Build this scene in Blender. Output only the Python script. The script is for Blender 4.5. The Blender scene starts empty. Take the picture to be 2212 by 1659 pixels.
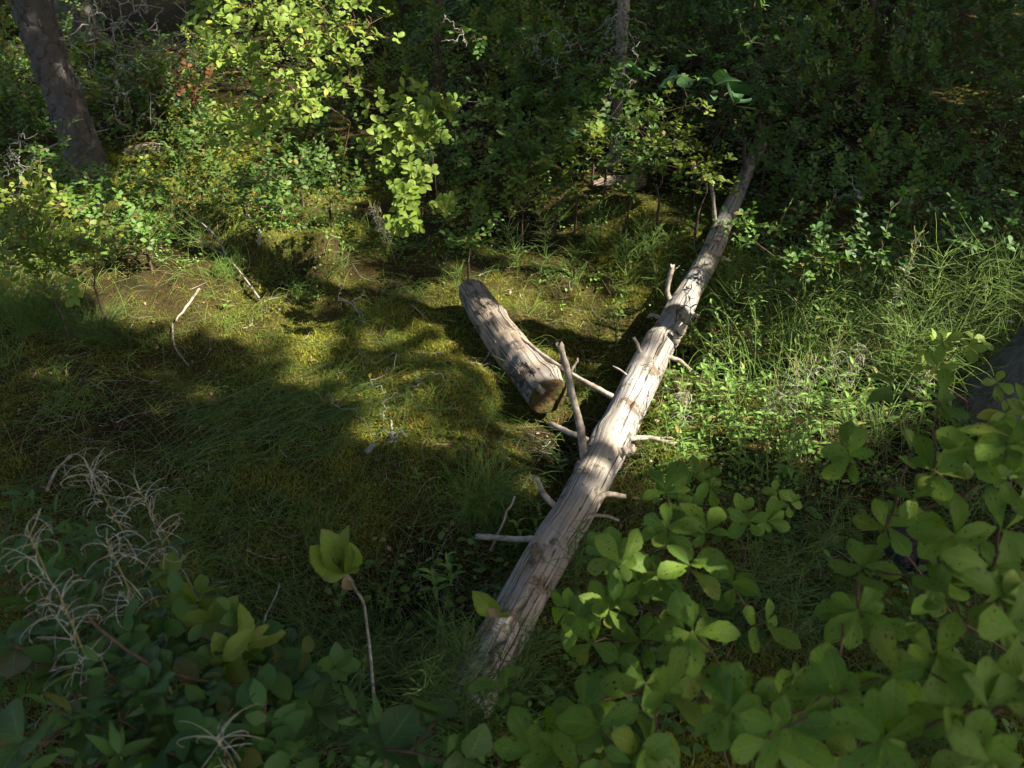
import bpy, math, random
import numpy as np
from mathutils import Vector, Matrix
R = np.random.default_rng(7)
random.seed(7)
SC = bpy.context.scene
COL = SC.collection

# ------------------------------------------------------------------ camera, light, exposure
CAMZ, PITCH, FPX = 1.70, math.radians(32), 1841.0     # FPX: focal length in pixels of a 2212-wide photo
cam_d = bpy.data.cameras.new('camera'); cam = bpy.data.objects.new('camera', cam_d); COL.objects.link(cam)
cam.location = (0, 0, CAMZ); cam.rotation_euler = (math.radians(90) - PITCH, 0, 0)
cam_d.sensor_width = 36; cam_d.lens = 36 * FPX / 2212; cam_d.clip_start = 0.02; cam_d.clip_end = 400
cam_d.dof.use_dof = True; cam_d.dof.focus_distance = 3.2; cam_d.dof.aperture_fstop = 7.0
SC.camera = cam
SUN_AZ, SUN_EL = math.atan2(0.95, -0.30), math.radians(46)     # azimuth clockwise from +Y
SUND = np.array([math.sin(SUN_AZ) * math.cos(SUN_EL), math.cos(SUN_AZ) * math.cos(SUN_EL), math.sin(SUN_EL)])
w = bpy.data.worlds.new('World'); SC.world = w; w.use_nodes = True
nt = w.node_tree; nt.nodes.clear()
sky = nt.nodes.new('ShaderNodeTexSky'); sky.sky_type = 'NISHITA'; sky.sun_disc = False
sky.dust_density = 4.0; sky.ozone_density = 0.4; sky.air_density = 0.9; sky.sun_elevation = SUN_EL; sky.sun_rotation = SUN_AZ
bg = nt.nodes.new('ShaderNodeBackground'); bg.inputs['Strength'].default_value = 0.074
wo = nt.nodes.new('ShaderNodeOutputWorld')
nt.links.new(sky.outputs[0], bg.inputs['Color']); nt.links.new(bg.outputs[0], wo.inputs['Surface'])
sl = bpy.data.lights.new('sun', 'SUN'); sl.energy = 5.0; sl.angle = math.radians(0.53); sl.color = (1, .93, .80)
so = bpy.data.objects.new('sun', sl); COL.objects.link(so); so.location = (6, -2, 8)
so.rotation_euler = Vector(SUND).to_track_quat('Z', 'Y').to_euler()
SC.view_settings.view_transform = 'Standard'; SC.view_settings.look = 'None'
SC.view_settings.exposure = 2.05; SC.view_settings.gamma = 1.0; SC.view_settings.use_curve_mapping = False
SC.cycles.max_bounces = 6; SC.cycles.diffuse_bounces = 3; SC.cycles.transmission_bounces = 4
SC.cycles.use_denoising = True

# ------------------------------------------------------------------ small maths
def nrm(v):
    v = np.asarray(v, float); return v / np.maximum(np.linalg.norm(v, axis=-1, keepdims=True), 1e-9)
def hash3(i, j, k):
    n = (i.astype(np.int64) * 73856093) ^ (j.astype(np.int64) * 19349663) ^ (k.astype(np.int64) * 83492791)
    n = (n ^ (n >> 13)) * 1274126177 & 0x7fffffff
    n = (n ^ (n >> 15)) * 1103515245 & 0x7fffffff
    return ((n >> 8) & 0xffff) / 65535.0
def vnoise(x, y, z=0.0):
    x, y, z = np.broadcast_arrays(np.asarray(x, float), np.asarray(y, float), np.asarray(z, float))
    xi, yi, zi = np.floor(x), np.floor(y), np.floor(z)
    fx, fy, fz = x - xi, y - yi, z - zi
    fx, fy, fz = [f * f * (3 - 2 * f) for f in (fx, fy, fz)]
    r = 0
    for a in (0, 1):
        for b in (0, 1):
            for c in (0, 1):
                r = r + hash3(xi + a, yi + b, zi + c) * (fx if a else 1 - fx) * (fy if b else 1 - fy) * (fz if c else 1 - fz)
    return r * 2 - 1
def ray(px, py):
    dx, dy = (np.asarray(px, float) - 1106) / FPX, (829.5 - np.asarray(py, float)) / FPX
    s, c = math.sin(PITCH), math.cos(PITCH)
    return np.stack([dx, c + dy * s, -s + dy * c], -1)
def flat(px, py, z=0.0):
    r = ray(px, py); t = (z - CAMZ) / r[..., 2]; return np.array([0, 0, CAMZ]) + r * t[..., None]
def at(px, py, d):
    """point seen at a photo pixel at a given distance from where the photographer stood"""
    return np.array([0, 0, CAMZ]) + nrm(ray(px, py)) * d
def pix(P):
    P = np.asarray(P, float); x, y, z = P[..., 0], P[..., 1], P[..., 2] - CAMZ
    s, c = math.sin(PITCH), math.cos(PITCH)
    f = np.maximum(y * c - z * s, 1e-3); u = y * s + z * c
    return 1106 + FPX * x / f, 829.5 - FPX * u / f

RIDGES = [ # photo track of the moss-grown rotten logs under the ground cover, height, width
    ([(1500, 560), (1400, 500), (1280, 440), (1130, 405)], .15, .17),
    ([(1360, 392), (1290, 386), (1180, 400)], .06, .12),
    ([(380, 470), (480, 520), (570, 575), (690, 570)], .15, .14),
    ([(330, 300), (420, 285)], .12, .2),
]
RID = [([flat(*p)[:2] for p in pts], a, wd) for pts, a, wd in RIDGES]
MOUNDS = [(flat(1000, 860), .05, .14), (flat(780, 700), .04, .16), (flat(330, 590), .06, .25), (flat(1330, 560), -.08, .16), (flat(1120, 500), -.10, .18), (flat(900, 900), .07, .45), (flat(500, 640), .05, .5), (flat(160, 640), .08, .35), (flat(1130, 905), -.07, .16), (flat(1290, 930), -.07, .14),
          (flat(640, 610), -.07, .10), (flat(860, 1330), -.07, .35), (flat(1310, 425), -.10, .12), (flat(1000, 1000), .04, .3), (flat(1860, 1000), .04, .5)]
def H(x, y):
    x = np.asarray(x, float); y = np.asarray(y, float)
    h = .035 * vnoise(x * .9, y * .9, 3.1) + .026 * vnoise(x * 3.2, y * 3.2, 7.7) + .017 * vnoise(x * 9, y * 9, 1.3) + .008 * vnoise(x * 20, y * 20, 5.3) - .026 * np.abs(vnoise(x * 6.5, y * 6.5, 9.9)) ** .7 + .012
    h = h + .05 * np.clip(y - 5, 0, 20) ** 1.1
    for pts, a, wd in RID:
        best = np.full(x.shape, 1e9)
        for p, q in zip(pts[:-1], pts[1:]):
            d = q - p; t = np.clip(((x - p[0]) * d[0] + (y - p[1]) * d[1]) / (d @ d), 0, 1)
            best = np.minimum(best, (x - p[0] - t * d[0]) ** 2 + (y - p[1] - t * d[1]) ** 2)
        h = h + a * np.exp(-(best / wd ** 2) ** 1.4)
    for c, a, s in MOUNDS:
        h = h + a * np.exp(-((x - c[0]) ** 2 + (y - c[1]) ** 2) / s ** 2)
    return h
def gp(px, py, up=0.0):
    """ground point seen at a photo pixel (2212 x 1659)"""
    z = 0.0
    for _ in range(8):
        p = flat(np.float64(px), np.float64(py), z + up); z = float(H(p[0], p[1]))
    return np.array([p[0], p[1], z + up])
def onground(x, y, up=0.0): return np.array([x, y, float(H(x, y)) + up])

# ------------------------------------------------------------------ mesh helpers
def mesh(name, V, F, mat, smooth=True, uv=None, tint=None):
    V = np.ascontiguousarray(V, np.float32).reshape(-1, 3)
    if isinstance(F, (list, tuple)) and len(F) and isinstance(F[0], np.ndarray) and F[0].ndim == 2:
        loops = np.concatenate([f.reshape(-1) for f in F]); tot = np.concatenate([np.full(len(f), f.shape[1]) for f in F])
    else:
        F = np.asarray(F); loops = F.reshape(-1); tot = np.full(len(F), F.shape[1])
    me = bpy.data.meshes.new(name)
    me.vertices.add(len(V)); me.vertices.foreach_set('co', V.ravel())
    me.loops.add(len(loops)); me.loops.foreach_set('vertex_index', loops.astype(np.int32))
    me.polygons.add(len(tot)); st = np.concatenate([[0], np.cumsum(tot)[:-1]])
    me.polygons.foreach_set('loop_start', st.astype(np.int32)); me.polygons.foreach_set('loop_total', tot.astype(np.int32))
    me.polygons.foreach_set('use_smooth', np.full(len(tot), smooth, bool))
    if uv is not None:
        l = me.uv_layers.new(name='UVMap'); l.data.foreach_set('uv', np.ascontiguousarray(uv[loops], np.float32).ravel())
    if tint is not None:
        a = me.attributes.new('tint', 'FLOAT', 'POINT'); a.data.foreach_set('value', np.ascontiguousarray(tint, np.float32))
    me.update(calc_edges=True); me.validate()
    me.materials.append(mat)
    return me
class Geo:
    """collects pieces, then becomes ONE mesh"""
    def __init__(s): s.V, s.F, s.U, s.T, s.n = [], [], [], [], 0
    def add(s, V, F, U=None, T=None):
        V = np.asarray(V, float).reshape(-1, 3); F = np.asarray(F)
        s.V.append(V); s.F.append(F + s.n)
        s.U.append(np.zeros((len(V), 2)) if U is None else U); s.T.append(np.zeros(len(V)) if T is None else np.broadcast_to(T, (len(V),)))
        s.n += len(V); return s
    def build(s, name, mat, base=(0, 0, 0), smooth=True):
        return mesh(name, np.concatenate(s.V) - np.asarray(base), s.F, mat, smooth, np.concatenate(s.U), np.concatenate(s.T))
def strands(P, Rd, sides=3):
    """P (N,K,3), Rd (N,K) -> tubes"""
    P = np.asarray(P, float); N, K = P.shape[:2]; Rd = np.broadcast_to(Rd, (N, K))
    T = nrm(np.gradient(P, axis=1))
    ref = np.where(np.abs(T[..., 2:3]) > .9, np.array([1., 0, 0]), np.array([0, 0, 1.]))
    A = nrm(np.cross(T, ref)); B = np.cross(T, A)
    an = np.arange(sides) * 2 * np.pi / sides
    V = P[:, :, None] + Rd[:, :, None, None] * (np.cos(an)[:, None] * A[:, :, None] + np.sin(an)[:, None] * B[:, :, None])
    idx = np.arange(N * K * sides).reshape(N, K, sides)
    a = idx[:, :-1]; b = idx[:, 1:]
    F = np.stack([a, np.roll(a, -1, 2), np.roll(b, -1, 2), b], -1).reshape(-1, 4)
    U = np.stack([np.broadcast_to(an / 6.283, (N, K, sides)), np.broadcast_to(np.linspace(0, 1, K)[:, None], (N, K, sides))], -1).reshape(-1, 2)
    return V.reshape(-1, 3), F, U
def catmull(pts, n):
    pts = np.asarray(pts, float); m = len(pts); P = np.vstack([2 * pts[0] - pts[1], pts, 2 * pts[-1] - pts[-2]])
    t = np.linspace(0, m - 1 - 1e-6, n); i = t.astype(int); f = (t - i)[:, None]
    a, b, c, d = P[i], P[i + 1], P[i + 2], P[i + 3]
    return .5 * (2 * b + (c - a) * f + (2 * a - 5 * b + 4 * c - d) * f ** 2 + (3 * b - a - 3 * c + d) * f ** 3)
def frames(d, n, roll=None):
    d = nrm(d); x = nrm(np.cross(d, n)); z = np.cross(x, d)
    return np.stack([x, d, z], -1)
def leaf_template(shape, detail, fold=.12, curl=.15):
    """leaf of unit length along +Y. returns V, tri/quads F, uv"""
    if shape == 'obovate': w_ = lambda t: .27 * np.sin(np.pi * np.minimum(t, 1) ** 1.75) ** .75 + .02 * (1 - t)
    elif shape == 'oval': w_ = lambda t: .30 * np.sin(np.pi * t ** .95) ** .75
    elif shape == 'lance': w_ = lambda t: .155 * np.sin(np.pi * t ** .75) ** .95
    elif shape == 'broad': w_ = lambda t: .40 * np.sin(np.pi * t ** .9) ** .8
    else: w_ = lambda t: .22 * np.sin(np.pi * t ** 1.1) ** .9
    t = np.linspace(0, 1, detail + 1)
    wv = w_(t); wv[0] = .012; wv[-1] = .004 if shape != 'obovate' else .03
    if detail >= 8: wv = wv * (1 + .045 * np.where(np.arange(len(t)) % 2, 1, -1) * (t > .3))
    zc = curl * (t - t ** 2 * 1.6)
    cols = [-1, 0, 1] if detail < 8 else [-1, -.55, 0, .55, 1]
    V, U = [], []
    for i in range(len(t)):
        for c in cols:
            rip = .012 * math.sin(9 * t[i] + 3 * c) if detail >= 8 else 0
            V.append((c * wv[i], t[i], zc[i] + fold * abs(c) * wv[i] * 1.6 + rip)); U.append((.5 + c * .5, t[i]))
    k = len(cols); F = []
    for i in range(len(t) - 1):
        for j in range(k - 1):
            a = i * k + j; F.append((a, a + 1, a + 1 + k, a + k))
    return np.array(V), np.array(F), np.array(U)
def put_leaves(tmpl, pos, M, size, jit=.0):
    V, F, U = tmpl; N = len(pos)
    W = np.einsum('nij,vj->nvi', M, V) * np.asarray(size).reshape(-1, 1, 1) + np.asarray(pos)[:, None]
    FF = (F[None] + (np.arange(N) * len(V))[:, None, None]).reshape(-1, F.shape[1])
    return W.reshape(-1, 3), FF, np.tile(U, (N, 1))

def tag(o, label=None, cat=None, group=None, kind=None):
    if label: o['label'] = label
    if cat: o['category'] = cat
    if group: o['group'] = group
    if kind: o['kind'] = kind
    return o
def obj(name, me, parent=None, loc=(0, 0, 0)):
    o = bpy.data.objects.new(name, me); COL.objects.link(o); o.parent = parent; o.location = loc; return o
def thing(name, base, label, cat, group=None):
    return tag(obj(name, None, None, base), label, cat, group)

# ------------------------------------------------------------------ materials
class NT:
    def __init__(s, name):
        s.m = bpy.data.materials.new(name); s.m.use_nodes = True; s.t = s.m.node_tree; s.t.nodes.clear()
        s.out = s.n('ShaderNodeOutputMaterial')
    def n(s, ty, **kw):
        x = s.t.nodes.new(ty)
        for k, v in kw.items():
            if k in x.inputs: s.set(x.inputs[k], v)
            else: setattr(x, k, v)
        return x
    def set(s, i, v):
        if isinstance(v, bpy.types.NodeSocket): s.t.links.new(v, i)
        else: i.default_value = (*v, 1) if (isinstance(v, tuple) and len(v) == 3 and i.type == 'RGBA') else v
    def math(s, op, a, b=0.0, c=None):
        x = s.n('ShaderNodeMath', operation=op); s.set(x.inputs[0], a); s.set(x.inputs[1], b)
        if c is not None: s.set(x.inputs[2], c)
        return x.outputs[0]
    def mix(s, f, a, b, mode='MIX'):
        x = s.n('ShaderNodeMix', data_type='RGBA', blend_type=mode)
        s.set(x.inputs[0], f); s.set(x.inputs[6], a); s.set(x.inputs[7], b); return x.outputs[2]
    def noise(s, vec, scale, detail=4, rough=.55, out=0):
        x = s.n('ShaderNodeTexNoise', Scale=scale, Detail=detail, Roughness=rough)
        if vec is not None: s.set(x.inputs['Vector'], vec)
        return x.outputs[out]
    def ramp(s, f, stops):
        x = s.n('ShaderNodeValToRGB'); s.set(x.inputs[0], f); e = x.color_ramp.elements
        while len(e) < len(stops): e.new(.5)
        for k, (p, c) in zip(e, stops): k.position = p; k.color = (*c, 1) if isinstance(c, tuple) else (c, c, c, 1)
        return x.outputs[0]
    def bump(s, h, strength, dist, normal=None):
        x = s.n('ShaderNodeBump', Strength=strength, Distance=dist); s.set(x.inputs['Height'], h)
        if normal is not None: s.set(x.inputs['Normal'], normal)
        return x.outputs[0]
    def done(s, color, rough, normal=None, trans=0.0, tcol=None, spec=.3):
        p = s.n('ShaderNodeBsdfPrincipled'); s.set(p.inputs['Base Color'], color); s.set(p.inputs['Roughness'], rough)
        p.inputs['Specular IOR Level'].default_value = spec
        if normal is not None: s.set(p.inputs['Normal'], normal)
        o = p.outputs[0]
        if trans:
            tr = s.n('ShaderNodeBsdfTranslucent'); s.set(tr.inputs['Color'], tcol if tcol is not None else color)
            mx = s.n('ShaderNodeMixShader'); mx.inputs[0].default_value = trans
            s.t.links.new(o, mx.inputs[1]); s.t.links.new(tr.outputs[0], mx.inputs[2]); o = mx.outputs[0]
        s.t.links.new(o, s.out.inputs[0]); return s.m
def leaf_mat(name, c1, c2, c3=None, spots=False, veins=False, trans=.4, rough=.58, odd=.04):
    t = NT(name); gi = t.n('ShaderNodeNewGeometry'); oi = t.n('ShaderNodeObjectInfo')
    rnd = t.math('FRACT', t.math('ADD', gi.outputs['Random Per Island'], t.math('MULTIPLY', oi.outputs['Random'], 7.31)))
    col = t.mix(rnd, c1, c2)
    if c3: # a few turning leaves
        r2 = t.math('FRACT', t.math('MULTIPLY', rnd, 17.13)); col = t.mix(t.math('LESS_THAN', r2, odd), col, c3)
    uv = t.n('ShaderNodeUVMap').outputs[0]; co = t.n('ShaderNodeTexCoord').outputs['Object']
    nz = t.noise(co, 28, 3); col = t.mix(t.math('MULTIPLY', nz, .5), col, (c1[0] * .55, c1[1] * .6, c1[2] * .5))
    nm = None
    if veins:
        sp = t.n('ShaderNodeSeparateXYZ'); t.set(sp.inputs[0], uv)
        ax = t.math('ABSOLUTE', t.math('SUBTRACT', sp.outputs[0], .5))
        mid = t.math('LESS_THAN', ax, .022)
        side = t.math('SINE', t.math('MULTIPLY', t.math('SUBTRACT', sp.outputs[1], t.math('MULTIPLY', ax, .55)), 52))
        sv = t.math('GREATER_THAN', side, .93)
        v = t.math('MAXIMUM', mid, t.math('MULTIPLY', sv, .35))
        col = t.mix(t.math('MULTIPLY', v, .55), col, (min(c2[0] * 1.8, .25), min(c2[1] * 1.6, .3), c2[2] * 1.8))
        nm = t.bump(t.math('ADD', t.math('MULTIPLY', side, .3), t.math('MULTIPLY', nz, .7)), .35, .0012)
    if spots:
        mp = t.n('ShaderNodeVectorMath', operation='ADD'); t.set(mp.inputs[0], uv)
        cb = t.n('ShaderNodeCombineXYZ'); t.set(cb.inputs[0], t.math('MULTIPLY', rnd, 37.0)); t.set(cb.inputs[1], t.math('MULTIPLY', rnd, 91.0)); t.set(mp.inputs[1], cb.outputs[0])
        vo = t.n('ShaderNodeTexVoronoi', Scale=4.3, voronoi_dimensions='2D'); t.set(vo.inputs['Vector'], mp.outputs[0])
        sep = t.n('ShaderNodeSeparateColor'); t.set(sep.inputs[0], vo.outputs['Color'])
        rad = t.math('MULTIPLY', t.math('SUBTRACT', sep.outputs[0], .30), .21)
        dd = t.math('SUBTRACT', vo.outputs['Distance'], rad)
        col = t.mix(t.ramp(dd, [(0.0, 1.0), (.09, 0.0)]), col, (.16, .17, .02))
        col = t.mix(t.ramp(dd, [(0.0, 1.0), (.02, 0.0)]), col, (.012, .008, .006))
    if veins: # browned edges on some leaves
        eg = t.math('MULTIPLY', t.ramp(t.math('ADD', ax, t.math('MULTIPLY', sp.outputs[1], .25)), [(.52, 0.0), (.62, 1.0)]), t.ramp(t.noise(co, 45, 2), [(.5, 0.0), (.58, 1.0)]))
        col = t.mix(t.math('MULTIPLY', eg, t.math('MULTIPLY', t.math('GREATER_THAN', t.math('FRACT', t.math('MULTIPLY', rnd, 5.7)), .6), .8)), col, (.13, .085, .03))
    return t.done(col, rough, nm, trans, t.mix(1.0, col, (1.25, 1.3, .55), 'MULTIPLY'), .35)
def twig_mat(name, c1, c2, sc=60):
    t = NT(name); co = t.n('ShaderNodeTexCoord').outputs['Object']; n = t.noise(co, sc, 5)
    col = t.mix(t.ramp(n, [(.35, 0.0), (.65, 1.0)]), c1, c2); return t.done(col, .85, t.bump(n, .5, .002))
def strand_mat(name, c1, c2, trans=.25, nodes_=0):
    t = NT(name); gi = t.n('ShaderNodeNewGeometry'); col = t.mix(gi.outputs['Random Per Island'], c1, c2)
    if nodes_:
        sp = t.n('ShaderNodeSeparateXYZ'); t.set(sp.inputs[0], t.n('ShaderNodeUVMap').outputs[0])
        f = t.math('LESS_THAN', t.math('FRACT', t.math('MULTIPLY', sp.outputs[1], nodes_)), .08)
        col = t.mix(t.math('MULTIPLY', f, .7), col, (.03, .025, .01))
    return t.done(col, .5, None, trans, t.mix(1.0, col, (1.3, 1.25, .6), 'MULTIPLY'), .3)
def wood_mat(name, light, dark, crack=(.03, .022, .015), patch=(.16, .11, .06), grey=(.30, .29, .27)):
    """uv: u round the stem (0..1), v metres along it"""
    t = NT(name); uv = t.n('ShaderNodeUVMap').outputs[0]; co = t.n('ShaderNodeTexCoord').outputs['Object']
    mp = t.n('ShaderNodeMapping'); t.set(mp.inputs[0], uv); mp.inputs['Scale'].default_value = (17, 3.6, 1)
    wig = t.n('ShaderNodeVectorMath', operation='ADD'); t.set(wig.inputs[0], mp.outputs[0]); t.set(wig.inputs[1], t.mix(.75, (0, 0, 0), t.noise(co, 9, 2, out=1)))
    g = t.noise(wig.outputs[0], 1.6, 6, .7)
    col = t.mix(t.ramp(g, [(.25, 0.0), (.72, 1.0)]), dark, light)
    big = t.noise(co, 5.5, 4); col = t.mix(t.ramp(big, [(.42, 0.0), (.62, 1.0)]), col, t.mix(g, (grey[0] * .6,) * 3, grey))
    pn = t.noise(co, 9, 6, .75); pm = t.ramp(pn, [(.545, 0.0), (.60, 1.0)]); col = t.mix(t.math('MULTIPLY', pm, .85), col, t.mix(t.noise(co, 60, 3), (patch[0] * .35, patch[1] * .35, patch[2] * .35), patch))
    mp2 = t.n('ShaderNodeMapping'); t.set(mp2.inputs[0], wig.outputs[0]); mp2.inputs['Scale'].default_value = (.5, .085, 1)
    vo = t.n('ShaderNodeTexVoronoi', Scale=1.0, feature='DISTANCE_TO_EDGE'); t.set(vo.inputs['Vector'], mp2.outputs[0])
    cr = t.ramp(vo.outputs['Distance'], [(.0, 1.0), (.045, 0.0)])
    gate = t.ramp(t.noise(co, 7, 2), [(.38, 0.0), (.48, 1.0)]); cr = t.math('MULTIPLY', cr, gate)
    fine = t.ramp(t.noise(co, 90, 3), [(.60, 0.0), (.70, 1.0)])
    col = t.mix(t.math('MULTIPLY', fine, .35), col, (dark[0] * .4, dark[1] * .4, dark[2] * .4))
    col = t.mix(t.math('MULTIPLY', cr, .8), col, crack)
    hgt = t.math('SUBTRACT', t.math('ADD', t.math('MULTIPLY', g, .5), t.math('MULTIPLY', pm, .4)), cr)
    return t.done(col, .85, t.bump(hgt, 1.0, .009), spec=.12)

M = {}
M['wood'] = wood_mat('weathered_wood', (.34, .30, .245), (.17, .14, .108))
M['wood2'] = wood_mat('old_wood', (.36, .29, .215), (.19, .14, .095), patch=(.10, .07, .045), grey=(.25, .205, .16))
M['stub'] = twig_mat('dead_branch', (.34, .29, .23), (.15, .115, .085), 45)
def endgrain():
    t = NT('rotten_end_grain'); co = t.n('ShaderNodeTexCoord').outputs['Object']; a = t.n('ShaderNodeAttribute', attribute_name='tint').outputs['Fac']
    n = t.noise(co, 22, 5, .7); rg = t.math('SINE', t.math('MULTIPLY', t.math('ADD', a, t.math('MULTIPLY', n, .3)), 52))
    col = t.mix(t.ramp(rg, [(.0, 0.0), (.9, 1.0)]), (.088, .058, .028), (.10, .066, .033)); col = t.mix(t.ramp(n, [(.45, 0.0), (.6, 1.0)]), col, (.05, .05, .014))
    return t.done(col, .95, t.bump(t.math('ADD', t.noise(co, 70, 4), t.math('MULTIPLY', n, 3.0)), 1.0, .005), spec=.05)
M['endgrain'] = endgrain()
M['twig'] = twig_mat('brown_twig', (.11, .07, .045), (.05, .033, .022))
M['redtwig'] = twig_mat('reddish_twig', (.13, .06, .035), (.07, .04, .025))
M['greytwig'] = twig_mat('grey_dead_twig', (.30, .28, .25), (.13, .11, .09))
M['flake'] = twig_mat('bark_flake', (.17, .13, .10), (.07, .055, .045), 90)
M['charred'] = wood_mat('dark_wood', (.045, .038, .030), (.014, .012, .010), patch=(.03, .024, .018), grey=(.04, .038, .034))
M['azalea_near'] = leaf_mat('near_leaf', (.10, .20, .022), (.18, .28, .03), (.19, .24, .03), spots=True, veins=True, trans=.42, odd=.07)
M['azalea'] = leaf_mat('azalea_leaf', (.14, .225, .028), (.22, .29, .042), (.32, .30, .05), veins=True, trans=.4, odd=.05)
M['huck'] = leaf_mat('huckleberry_leaf', (.07, .15, .026), (.12, .20, .034), (.20, .17, .03), trans=.35, odd=.04)
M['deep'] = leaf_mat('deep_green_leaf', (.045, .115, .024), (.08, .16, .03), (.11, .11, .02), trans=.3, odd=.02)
M['yellowish'] = leaf_mat('yellow_green_leaf', (.11, .17, .022), (.19, .24, .03), (.26, .20, .03), trans=.38, odd=.06)
M['blue'] = leaf_mat('blue_green_leaf', (.03, .09, .028), (.05, .12, .035), None, veins=True, trans=.15, rough=.7)
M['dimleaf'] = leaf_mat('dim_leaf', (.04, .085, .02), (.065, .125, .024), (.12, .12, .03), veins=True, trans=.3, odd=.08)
M['herb'] = leaf_mat('herb_leaf', (.13, .25, .05), (.20, .33, .07), (.27, .22, .06), trans=.4, odd=.07)
M['red'] = leaf_mat('red_leaf', (.20, .06, .03), (.18, .13, .035), (.10, .14, .02), trans=.35, odd=.3)
M['pale'] = leaf_mat('pale_rolled_leaf', (.15, .22, .03), (.20, .27, .04), None, veins=True, trans=.4)
M['dry'] = leaf_mat('dry_leaf', (.26, .17, .10), (.34, .24, .15), None, trans=.25)
M['spruce'] = leaf_mat('spruce_spray', (.03, .06, .02), (.05, .09, .025), None, trans=.15)
M['horse'] = strand_mat('horsetail_branch', (.11, .20, .04), (.20, .29, .06), .3, 9)
M['stem'] = strand_mat('horsetail_stem', (.05, .08, .025), (.08, .11, .03), .1, 12)
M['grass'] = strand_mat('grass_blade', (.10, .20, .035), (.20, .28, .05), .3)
M['dimgrass'] = strand_mat('dim_grass_blade', (.06, .12, .025), (.11, .17, .035), .25)  # darker copy of the grass material for shaded places, shade put into its colour
M['straw'] = strand_mat('dry_straw', (.34, .27, .15), (.20, .14, .07), .2)
M['needle'] = strand_mat('fallen_needle', (.28, .14, .06), (.16, .08, .04), 0)
M['fluff'] = strand_mat('seed_fluff', (.62, .60, .55), (.42, .36, .28), .3)
M['curl'] = strand_mat('dry_seed_curl', (.66, .62, .55), (.42, .34, .25), .2)
M['pod'] = strand_mat('seed_pod', (.17, .19, .06), (.24, .19, .08), .15)
def bark_mat():
    t = NT('plated_bark'); co = t.n('ShaderNodeTexCoord').outputs['Object']; oi = t.n('ShaderNodeObjectInfo')
    n = t.noise(co, 30, 6, .7); col = t.mix(t.ramp(n, [(.35, 0.0), (.65, 1.0)]), (.05, .045, .042), (.16, .145, .135))
    col = t.mix(t.math('MULTIPLY', oi.outputs['Random'], .5), col, (.10, .08, .07)); return t.done(col, .9, t.bump(n, .7, .006), spec=.1)
M['bark'] = bark_mat()
def ground_mat():
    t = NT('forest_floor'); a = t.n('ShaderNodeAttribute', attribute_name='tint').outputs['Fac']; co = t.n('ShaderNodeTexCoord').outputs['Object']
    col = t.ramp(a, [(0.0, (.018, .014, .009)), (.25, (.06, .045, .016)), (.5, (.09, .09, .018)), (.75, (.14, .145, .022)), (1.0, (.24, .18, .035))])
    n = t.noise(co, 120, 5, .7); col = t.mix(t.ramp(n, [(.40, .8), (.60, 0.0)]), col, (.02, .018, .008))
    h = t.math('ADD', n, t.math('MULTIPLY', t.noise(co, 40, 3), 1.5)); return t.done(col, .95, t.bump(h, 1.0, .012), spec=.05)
M['ground'] = ground_mat()
def moss_mat():
    t = NT('moss_tips'); a = t.n('ShaderNodeAttribute', attribute_name='tint').outputs['Fac']; gi = t.n('ShaderNodeNewGeometry')
    a2 = t.math('ADD', a, t.math('MULTIPLY', t.math('SUBTRACT', gi.outputs['Random Per Island'], .5), .28))
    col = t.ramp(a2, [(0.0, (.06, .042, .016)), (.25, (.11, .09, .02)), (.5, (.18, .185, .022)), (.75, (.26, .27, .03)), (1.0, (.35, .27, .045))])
    return t.done(col, .7, None, .35, None, .2)
M['moss'] = moss_mat()
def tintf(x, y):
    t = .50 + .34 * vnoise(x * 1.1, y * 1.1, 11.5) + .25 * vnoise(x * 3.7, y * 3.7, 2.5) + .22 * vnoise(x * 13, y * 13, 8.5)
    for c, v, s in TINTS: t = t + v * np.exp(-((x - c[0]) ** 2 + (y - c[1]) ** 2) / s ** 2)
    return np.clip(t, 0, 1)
TINTS = [(flat(1000, 900), .22, .35), (flat(840, 1330), -.75, .35), (flat(640, 700), .2, .6), (flat(1180, 930), -.5, .13), (flat(1300, 960), -.5, .14), (flat(620, 560), .35, .35),  # negative tints: dark soil plus shade painted into hollows, log gap, back floor
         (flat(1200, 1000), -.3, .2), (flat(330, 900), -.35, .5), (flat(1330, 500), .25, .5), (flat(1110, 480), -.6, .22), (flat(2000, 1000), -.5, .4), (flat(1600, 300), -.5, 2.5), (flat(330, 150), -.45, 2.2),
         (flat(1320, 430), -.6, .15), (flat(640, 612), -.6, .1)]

# ------------------------------------------------------------------ ground
def axis(lo, a, b, hi, step):
    d = np.arange(a, b, step); far = np.geomspace(1, 1 + abs(hi - b), 26) - 1; nr = np.geomspace(1, 1 + abs(a - lo), 20) - 1
    return np.concatenate([a - nr[:0:-1], d, b + far])
gx, gy = axis(-60, -3.4, 3.2, 60, .022), axis(-30, .3, 6.6, 120, .024)
X, Y = np.meshgrid(gx, gy); Z = H(X, Y); ny, nx = X.shape
idx = np.arange(nx * ny).reshape(ny, nx)
GF = np.stack([idx[:-1, :-1], idx[:-1, 1:], idx[1:, 1:], idx[1:, :-1]], -1).reshape(-1, 4)
tag(obj('ground', mesh('ground', np.stack([X, Y, Z], -1), GF, M['ground'], True, None, tintf(X, Y).ravel())), 'mossy uneven forest floor with dark hollows', None, None, 'structure')

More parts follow.
